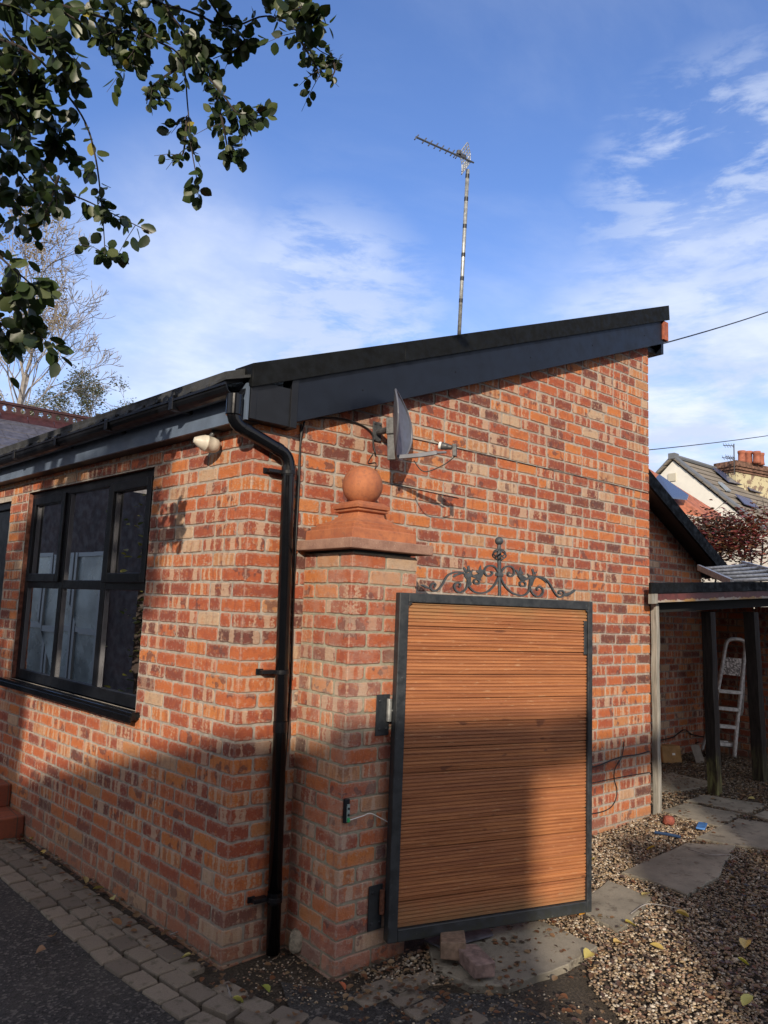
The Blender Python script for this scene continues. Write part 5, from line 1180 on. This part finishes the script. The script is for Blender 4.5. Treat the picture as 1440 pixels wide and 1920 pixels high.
# bare tree on the left
rs = np.random.RandomState(11)
bt_ = atZ(30, 800, 20); base_ = (bt_[0], bt_[1], 0)
bare = tag(empty('bare_tree', base_), 'tall bare pale tree with a few orange leaves beyond the crested roof', 'tree')
segs = []; tips = []
tp_ = atZ(48, 700, 20); top_ = atZ(70, 600, 20)
segs.append(([np.array(base_), np.array([bt_[0], bt_[1], bt_[2]*.6]), bt_, tp_], .13, .07))
for (a_, c_, l_, r0_) in (((48, 700), (75, 560), 1.9, .075), ((45, 720), (20, 560), 2.3, .07), ((40, 760), (115, 600), 1.35, .055), ((40, 780), (120, 700), 1.2, .045), ((60, 640), (60, 480), 2.0, .06), ((38, 770), (-20, 640), 1.8, .05), ((50, 690), (100, 510), 1.5, .05), ((40, 745), (-10, 500), 2.2, .05), ((62, 690), (110, 630), 1.15, .04), ((40, 790), (110, 740), 1.1, .035), ((48, 720), (90, 600), 1.5, .04), ((30, 770), (10, 620), 1.6, .04), ((55, 660), (85, 520), 1.6, .04), ((44, 740), (75, 640), 1.2, .035), ((35, 780), (80, 700), 1.1, .03), ((35, 790), (60, 740), 1.7, .035), ((20, 800), (0, 730), 1.7, .035)):
    P0_, P1_ = atZ(*a_, 20+rs.uniform(-.5, .5)), atZ(*c_, 20+rs.uniform(-1, 1)); branch_tree(P0_, P1_-P0_, l_*1.0, r0_*.55, 5, rs, segs, tips, .42, .10, (2, 3), .70)
b = tubes([(p_, max(r0, .0075), max(r1, .006)) for p_, r0, r1 in segs]); b.build('branches', M_TWIG, bare)
tp2 = [t_ for t_ in tips if rs.rand() < .55 and t_[0][2] > bt_[2]+1.6]; pts_ = np.array([t_[0] for t_ in tp2 for _ in range(3)])+rs.normal(0, .10, (len(tp2)*3, 3))
msk = ((pts_-CP)@CR/((pts_-CP)@CF)*FPX+720) < 125; pts_ = pts_[msk]
leaf_mesh(pts_, rs.uniform(.045, .075, len(pts_)), cols_from([(.50, .33, .16), (.58, .42, .20), (.46, .28, .14)], len(pts_), rs), 'foliage', parent=bare)
# evergreen-ish small trees behind the crest
for k, (px, py, Z_, w_, h_, lab) in enumerate(((185, 765, 24, 2.0, 1.15, 'feathery grey-green bush above the roof edge, right of the bare tree'), (95, 790, 26, 1.6, .8, 'grey-green bush behind the foot of the bare tree'), (-5, 790, 25, 1.2, .9, 'dark bush at the left edge behind the crested roof'))):
    c = atZ(px, py, Z_); tr = tag(empty('small_tree', (c[0], c[1], 0)), lab, 'tree'); segs = []; tips = []
    b = MB(); b.tube([(c[0], c[1], 0), (c[0], c[1], c[2]-.2)], [.12, .07], 6)
    b.build('trunk', M_BARK, tr)
    for q in range(14): branch_tree((c[0], c[1], c[2]-.9), (rs.normal(0, .9*w_), rs.normal(0, .9*w_), 1), h_*.95*rs.uniform(.7, 1.2), .018, 3, rs, segs, tips, .5, .15, (2, 4), .6, 4)
    tubes([(p_, max(r0, .007), max(r1, .005)) for p_, r0, r1 in segs]).build('branches', M_TWIG, tr)
    T = np.array([t_[0] for t_ in tips]); T = np.repeat(T, 6, 0)+rs.normal(0, .10, (len(T)*6, 3)); leaf_mesh(T, rs.uniform(.05, .09, len(T)), cols_from([(.20, .20, .12), (.30, .29, .18), (.38, .36, .24), (.14, .15, .09)], len(T), rs), 'foliage', parent=tr)
# red-leaved tree on the right
rt = tag(empty('red_leaved_tree', (13.2, 3.2, 0)), 'bushy small tree with dark red autumn leaves behind the canopy', 'tree')
segs = []; tips = []
for (px, py, Z_, l_) in ((1340, 1120, 12.5, 1.25), (1390, 1120, 12.3, 1.5), (1430, 1120, 12.2, 1.6), (1480, 1110, 12.2, 1.7), (1310, 1120, 12.8, 1.0), (1365, 1115, 12.9, 1.35), (1410, 1115, 12.8, 1.5), (1455, 1110, 12.6, 1.6)):
    P0_ = atZ(px, py, Z_); P1_ = atZ(px+rs.uniform(-25, 15), 1000, Z_+rs.uniform(-.4, .4)); branch_tree(P0_, P1_-P0_, l_*.60, .022, 4, rs, segs, tips, .75, .10, (3, 4), .74, 4)
segs = [q_ for q_ in segs if q_[0][-1][2] < 3.35]; segs.append(([np.array([13.2, 3.2, 0]), np.array([13.1, 3.2, 1.2]), atZ(1390, 1120, 12.5)], .09, .05))
tubes([(p_, max(r0, .006), max(r1, .004)) for p_, r0, r1 in segs]).build('branches', M_DTW, rt)
T = np.array([t_[0] for t_ in tips]); T = T[rs.permutation(len(T))[:5200]]; T = np.repeat(T, 14, 0)+rs.normal(0, .13, (len(T)*14, 3)); T = T[T[:, 2] < 3.12+.22*np.sin(T[:, 0]*5)+.10*np.sin(T[:, 0]*17)+rs.normal(0, .10, len(T))]
leaf_mesh(T, rs.uniform(.05, .085, len(T)), cols_from([(.17, .035, .04), (.24, .055, .055), (.12, .03, .03), (.30, .10, .07), (.16, .10, .05)], len(T), rs), 'foliage', parent=rt)
# the tree overhead: hanging boughs in view at the upper left, crown above and behind the camera
tree = tag(empty('leafy_tree', (-4.6, -1.3, 0)), 'broad-leaved green tree whose boughs hang down at the upper left', 'tree')
BOUGH = [  # (points in the picture, distance), leaves follow them
 ([(-40, 60), (60, 100), (120, 170), (160, 230), (180, 300), (190, 380), (195, 440), (197, 480)], 3.0, 26, 26),
 ([(-40, 140), (20, 210), (70, 290), (110, 350), (170, 380), (230, 410), (285, 437)], 3.1, 34, 27),
 ([(-60, -20), (60, -5), (150, 20), (230, 45), (290, 75), (340, 110), (352, 200), (358, 270), (368, 330), (372, 370)], 3.0, 34, 25),
 ([(150, -30), (250, -5), (350, 20), (430, 50), (500, 30), (560, 60), (600, 95), (632, 110)], 3.1, 26, 22),
 ([(340, 60), (380, 130), (420, 180), (450, 215), (500, 215)], 2.95, 34, 22), ([(330, 130), (300, 150), (280, 170), (275, 195)], 3.0, 15, 20),
 ([(400, 160), (415, 220), (425, 270), (430, 305)], 3.1, 24, 20), ([(350, 220), (345, 280), (335, 300)], 3.0, 12, 18),
 ([(-30, 0), (40, 20), (90, 60), (110, 110), (140, 160)], 2.9, 42, 28), ([(60, -20), (130, 30), (190, 60), (220, 100), (255, 125)], 3.1, 36, 27),
 ([(200, -20), (250, 30), (265, 70), (240, 110)], 3.0, 26, 26), ([(380, -20), (420, 40), (460, 80), (400, 110)], 3.05, 30, 24),
 ([(480, -30), (540, 0), (570, 20), (585, 60)], 2.95, 24, 27), ([(-30, 250), (20, 300), (60, 350), (80, 385)], 2.8, 26, 28),
 ([(-40, 330), (0, 350), (25, 380), (30, 420)], 2.8, 13, 28), ([(-50, 420), (-10, 470), (20, 500), (55, 530), (85, 560)], 2.6, 20, 32),
 ([(-40, 500), (0, 540), (40, 580), (70, 610), (80, 640)], 2.6, 22, 32), ([(-60, 560), (-20, 590), (15, 620), (20, 650)], 2.7, 12, 30),
 ([(-40, 180), (30, 190), (90, 230), (110, 270), (60, 300)], 3.2, 36, 28), ([(110, 330), (90, 390), (70, 410)], 3.0, 12, 26), ([(-20, 90), (50, 130), (60, 180), (30, 240)], 3.15, 36, 28),
 ([(560, 70), (590, 120), (600, 145)], 3.05, 10, 18), ([(620, 100), (628, 130), (618, 150)], 3.1, 7, 18), ([(300, 0), (330, 40), (370, 90), (390, 140)], 3.1, 34, 24), ([(10, 60), (40, 110), (10, 160), (-10, 200)], 3.0, 30, 28)]
lv = []; b = MB(); rs = np.random.RandomState(23)
def add_leaves(q3, nleaf, spx, dep=3.0, sizes=1.0, allow=None):
    for _ in range(nleaf):
        i = rs.randint(0, len(q3)-1); f = rs.rand(); c = q3[i]*(1-f)+q3[i+1]*f; d = q3[i+1]-q3[i]; d = d/np.linalg.norm(d)
        off = rs.normal(0, 1, 3); off -= d*(off@d); off /= np.linalg.norm(off); s_ = spx*dep/FPX*rs.uniform(.62, 1.12)*sizes
        D_ = off*.8+d*.4+np.array([0, 0, -.45]); D_ /= np.linalg.norm(D_)
        facing = -CF*.9+rs.normal(0, .55, 3); S_ = np.cross(D_, facing); S_ /= np.linalg.norm(S_); N_ = np.cross(D_, S_)
        lv.append((c+off*s_*.25, D_, S_, N_, s_))
for pp, Z_, nleaf, spx in BOUGH:
    q3 = smooth_path([atZ(x, y, Z_+.12*math.sin(x*.03+y*.02)) for x, y in pp], 5); n = len(q3)
    b.tube(q3, [.006-(.0045)*i/n for i in range(n)], 5, cap=False)
    tot = nleaf*3.3
    add_leaves(q3, int(tot*.55), spx, Z_)
    for _ in range(max(3, nleaf//5)):   # side twigs
        i = rs.randint(n//5, n-1); d = rs.normal(0, 1, 3); d -= CF*(d@CF)*.6; d /= np.linalg.norm(d); d[2] -= .3; L2 = rs.uniform(.05, .13); tw = [q3[i], q3[i]+d*L2*.5, q3[i]+d*L2+np.array([0, 0, -.015])]; b.tube(tw, [.002, .0015, .001], 3, cap=False); add_leaves(tw, int(tot*.45/max(3, nleaf//5))+1, spx, Z_)
# trunk and limbs off frame
b.tube([(-4.6, -1.3, -.1), (-4.55, -1.35, 1.2), (-4.4, -1.3, 2.6), (-4.0, -1.2, 3.9), (-3.6, -1.0, 5.2)], [.22, .17, .15, .12, .06], 12)
for q in ([(-4.2, -1.25, 3.2), (-3.2, -.8, 4.2), (-2.2, -.3, 4.4), tuple(atZ(-60, -20, 3.0))], [(-4.0, -1.2, 3.8), (-3.0, -1.4, 4.8), (-1.8, -1.2, 4.9), tuple(atZ(150, -40, 3.1))], [(-3.0, -1.4, 4.8), (-1.6, -1.5, 4.7), tuple(atZ(480, -60, 3.0))], [(-4.3, -1.3, 3.0), (-3.0, -.6, 3.3), (-1.9, -.1, 3.3), tuple(atZ(-60, 430, 2.7))], [(-3.0, -.6, 3.5), (-2.0, -.1, 3.9), tuple(atZ(-60, 140, 3.0))]):
    b.tube(smooth_path(q, 5), [.07-.06*i/(5*(len(q)-1)) for i in range(5*(len(q)-1)+1)], 7)
b.build('branches', M_DTW, tree)
nvis = len(lv)
# off-frame leaves added to shade the boughs and dapple the window wall
def crown_pt(u, v, s_): return sunp(u, v, s_)
extra = []
for _ in range(9500):   # dense mass shading the hanging leaves
    u = rs.uniform(-2.6, 1.0); v = rs.uniform(3.25, 5.6)
    if v < 3.25+.35*abs(math.sin(u*3)): continue
    extra.append((crown_pt(u, v, rs.uniform(1.6, 5.0)), .095))
extra2 = []  # unseen leaves laid out in sun space only to dapple the wall
for _ in range(5200):
    u = rs.uniform(-3.4, -.28); v = rs.uniform(1.35, 2.75); k = math.sin(u*6.1+1)*math.sin(v*7.3+.5)+.5*math.sin(u*13+v*9)
    if u > -.66: continue
    if k > .05+.25*(u > -.6) and rs.rand() < .75 or (v > 1.62 and u < -.50 and rs.rand() < .42): extra2.append(crown_pt(u, v, rs.uniform(9, 14)))
ft_ = tag(empty('dapple_tree', tuple(crown_pt(-2.2, 1, 12)*np.array([1, 1, 0]))), 'unseen tree added far behind the camera to dapple the window wall', 'tree')
extra2 = np.array(extra2); leaf_mesh(extra2, rs.uniform(.09, .15, len(extra2)), cols_from([(.05, .07, .02), (.07, .09, .03)], len(extra2), rs), 'foliage', parent=ft_)
tk = MB(); q_ = crown_pt(-2.2, 1, 12); tk.tube([(q_[0], q_[1], 0), (q_[0]+.1, q_[1], 3), tuple(crown_pt(-2.0, 2.6, 12))], [.22, .15, .05], 10); tk.build('trunk', M_BARK, ft_)
for (p_, s_) in extra:
    D_ = rs.normal(0, 1, 3); D_ /= np.linalg.norm(D_); S_ = np.cross(D_, rs.normal(0, 1, 3)); S_ /= np.linalg.norm(S_); lv.append((p_, D_, S_, np.cross(D_, S_), s_))
P_ = np.array([q[0] for q in lv]); D_ = np.array([q[1] for q in lv]); S_ = np.array([q[2] for q in lv]); N_ = np.array([q[3] for q in lv]); Z_ = np.array([q[4] for q in lv])
# keep the off-frame crown really off frame
rel = P_-CP; zc = rel@CF; xx = rel@CR/np.maximum(zc, 1e-3)*FPX+720; yy_ = 960-rel@CU/np.maximum(zc, 1e-3)*FPX
bad = (np.arange(len(P_)) >= nvis) & (zc > .05) & (xx > -60) & (xx < 1500) & (yy_ > -60) & (yy_ < 1980); near = (np.arange(len(P_)) >= nvis) & (np.linalg.norm(rel, axis=1) < .8)
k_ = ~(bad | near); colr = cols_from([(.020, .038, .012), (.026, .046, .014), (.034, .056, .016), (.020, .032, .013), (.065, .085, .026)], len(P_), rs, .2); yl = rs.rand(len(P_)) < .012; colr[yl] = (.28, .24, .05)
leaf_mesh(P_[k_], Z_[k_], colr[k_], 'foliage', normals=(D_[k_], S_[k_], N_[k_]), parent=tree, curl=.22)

# ================================================================= OUT OF VIEW: blocks added for the long shadows, then what the panes mirror
def slabshade(name, u0, u1, va, vb, s0, lab, cat, thick=3.0, m_=None, low=None):
    """a block whose top edge (from va to vb in the sun's view) is the nearest thing to the sun line"""
    g = tag(empty(name, tuple(sunp((u0+u1)/2, 0, s0)*np.array([1, 1, 0]))), lab, cat)
    d = np.array([SL[0], SL[1], 0])/math.cos(SEL)
    def pt(u, dist, z): P_ = SH*u-d*dist; return np.array([P_[0], P_[1], z])
    def zt(u, v): P_ = SH*u-d*s0; return (v-SV[0]*P_[0]-SV[1]*P_[1])/SV[2]
    z0, z1 = zt(u0, va), zt(u1, vb); l0 = -.2 if low is None else z0-low; l1 = -.2 if low is None else z1-low
    b = MB(); b.hexa([pt(u0, s0, l0), pt(u1, s0, l1), pt(u1, s0+thick, l1), pt(u0, s0+thick, l0), pt(u0, s0, z0), pt(u1, s0, z1), pt(u1, s0+thick, z1), pt(u0, s0+thick, z0)]); b.build('wall' if low is None else 'roof', m_ or M_BRD, g, recalc=True)
    if low is None:
        b = MB(); b.hexa([pt(u0, s0, z0+.002), pt(u1, s0, z1+.002), pt(u1, s0+thick, z1+.002), pt(u0, s0+thick, z0+.002), pt(u0, s0, z0+.03), pt(u1, s0, z1+.03), pt(u1, s0+thick, z1+.03), pt(u0, s0+thick, z0+.03)]); b.build('roof', M_FELT, g, recalc=True)
    return g
M_NB = mat('shade_block_brick', (.30, .12, .07), .9, var=.3, vscale=3)  # plain brick tone for the added shade blocks
slabshade('shade_block_left', -6.0, .45, .80, .93, 13.0, 'long unseen block added behind the camera to shade the lower walls', 'shade block', m_=M_NB)  # added block, unseen; its top edge sets the shade on the walls
slabshade('shade_block_mid', .455, 1.46, .98, 1.17, 13.4, 'small unseen block added behind the camera to shade the lower gate', 'outhouse', m_=M_NB)  # added block, unseen; its outline shapes the shade on the gate
slabshade('shade_bar', 1.465, 3.0, 1.18, 1.76, 14.0, 'sloping unseen bar added behind the camera for a shade band', 'carport', .25, m_=M_NB, low=.20)  # added bar, unseen, shaped for the slanting shade band
slabshade('shade_block_low', 2.16, 2.95, .78, .78, 12.0, 'low unseen block added behind the camera to shade the right ground', 'store', 2.0, m_=M_NB)  # added low block, unseen, keeping sun off the right-hand ground
slabshade('shade_block_tall', 2.98, 12.0, 5.4, 5.4, 15.5, 'tall unseen block added behind the camera to shade the rear wing', 'house', 6.0, m_=M_NB)  # added tall block, unseen, keeping sun off the rear wing
pc = tag(empty('brick_neighbour', (-4.4, 11.0, 0)), 'dark brick house with glazed white porch doors opposite the window, mirrored in the panes', 'house')
b = MB(); b.box(-9, -4.2, 7.5, 17, 0, 5.6); b.build('wall', mat('opposite_brick', (.035, .022, .018), .9, var=.3, vscale=3), pc)
for k, y_ in enumerate((8.4, 9.35, 10.3)):
    b = MB(); b.box(-4.18, -4.10, y_, y_+.07, .1, 2.35); b.box(-4.18, -4.10, y_+.83, y_+.90, .1, 2.35); b.box(-4.175, -4.11, y_+.07, y_+.83, .1, .2); b.box(-4.175, -4.11, y_+.07, y_+.83, 1.0, 1.1); b.box(-4.175, -4.11, y_+.07, y_+.83, 2.28, 2.35); dr_ = b.build('door', mat('white_upvc', (.14, .15, .15), .4), pc)
    b = MB(); b.box(-4.16, -4.14, y_+.07, y_+.83, .2, 1.0); b.box(-4.16, -4.14, y_+.07, y_+.83, 1.1, 2.28); b.build('leaded_pane', mat('porch_panel', (.13, .15, .14), .3, var=.6, vscale=1.2), dr_)
hs = tag(empty('hedge_shrub', (-4.6, 6.3, 0)), 'tall yellow-green shrub opposite the window, mirrored in the right-hand panes', 'shrub')
hp = np.stack([rs.normal(-4.9, .5, 9000), rs.uniform(3.4, 7.4, 9000), rs.uniform(.1, 4.6, 9000)], -1); leaf_mesh(hp, rs.uniform(.07, .13, 9000), cols_from([(.14, .13, .03), (.22, .19, .04), (.07, .09, .02)], 9000, rs), 'foliage', parent=hs)
b = MB(); b.tube([(-4.9, 6.0, 0), (-4.9, 6.0, 4)], [.08, .03], 8); b.build('trunk', M_BARK, hs)
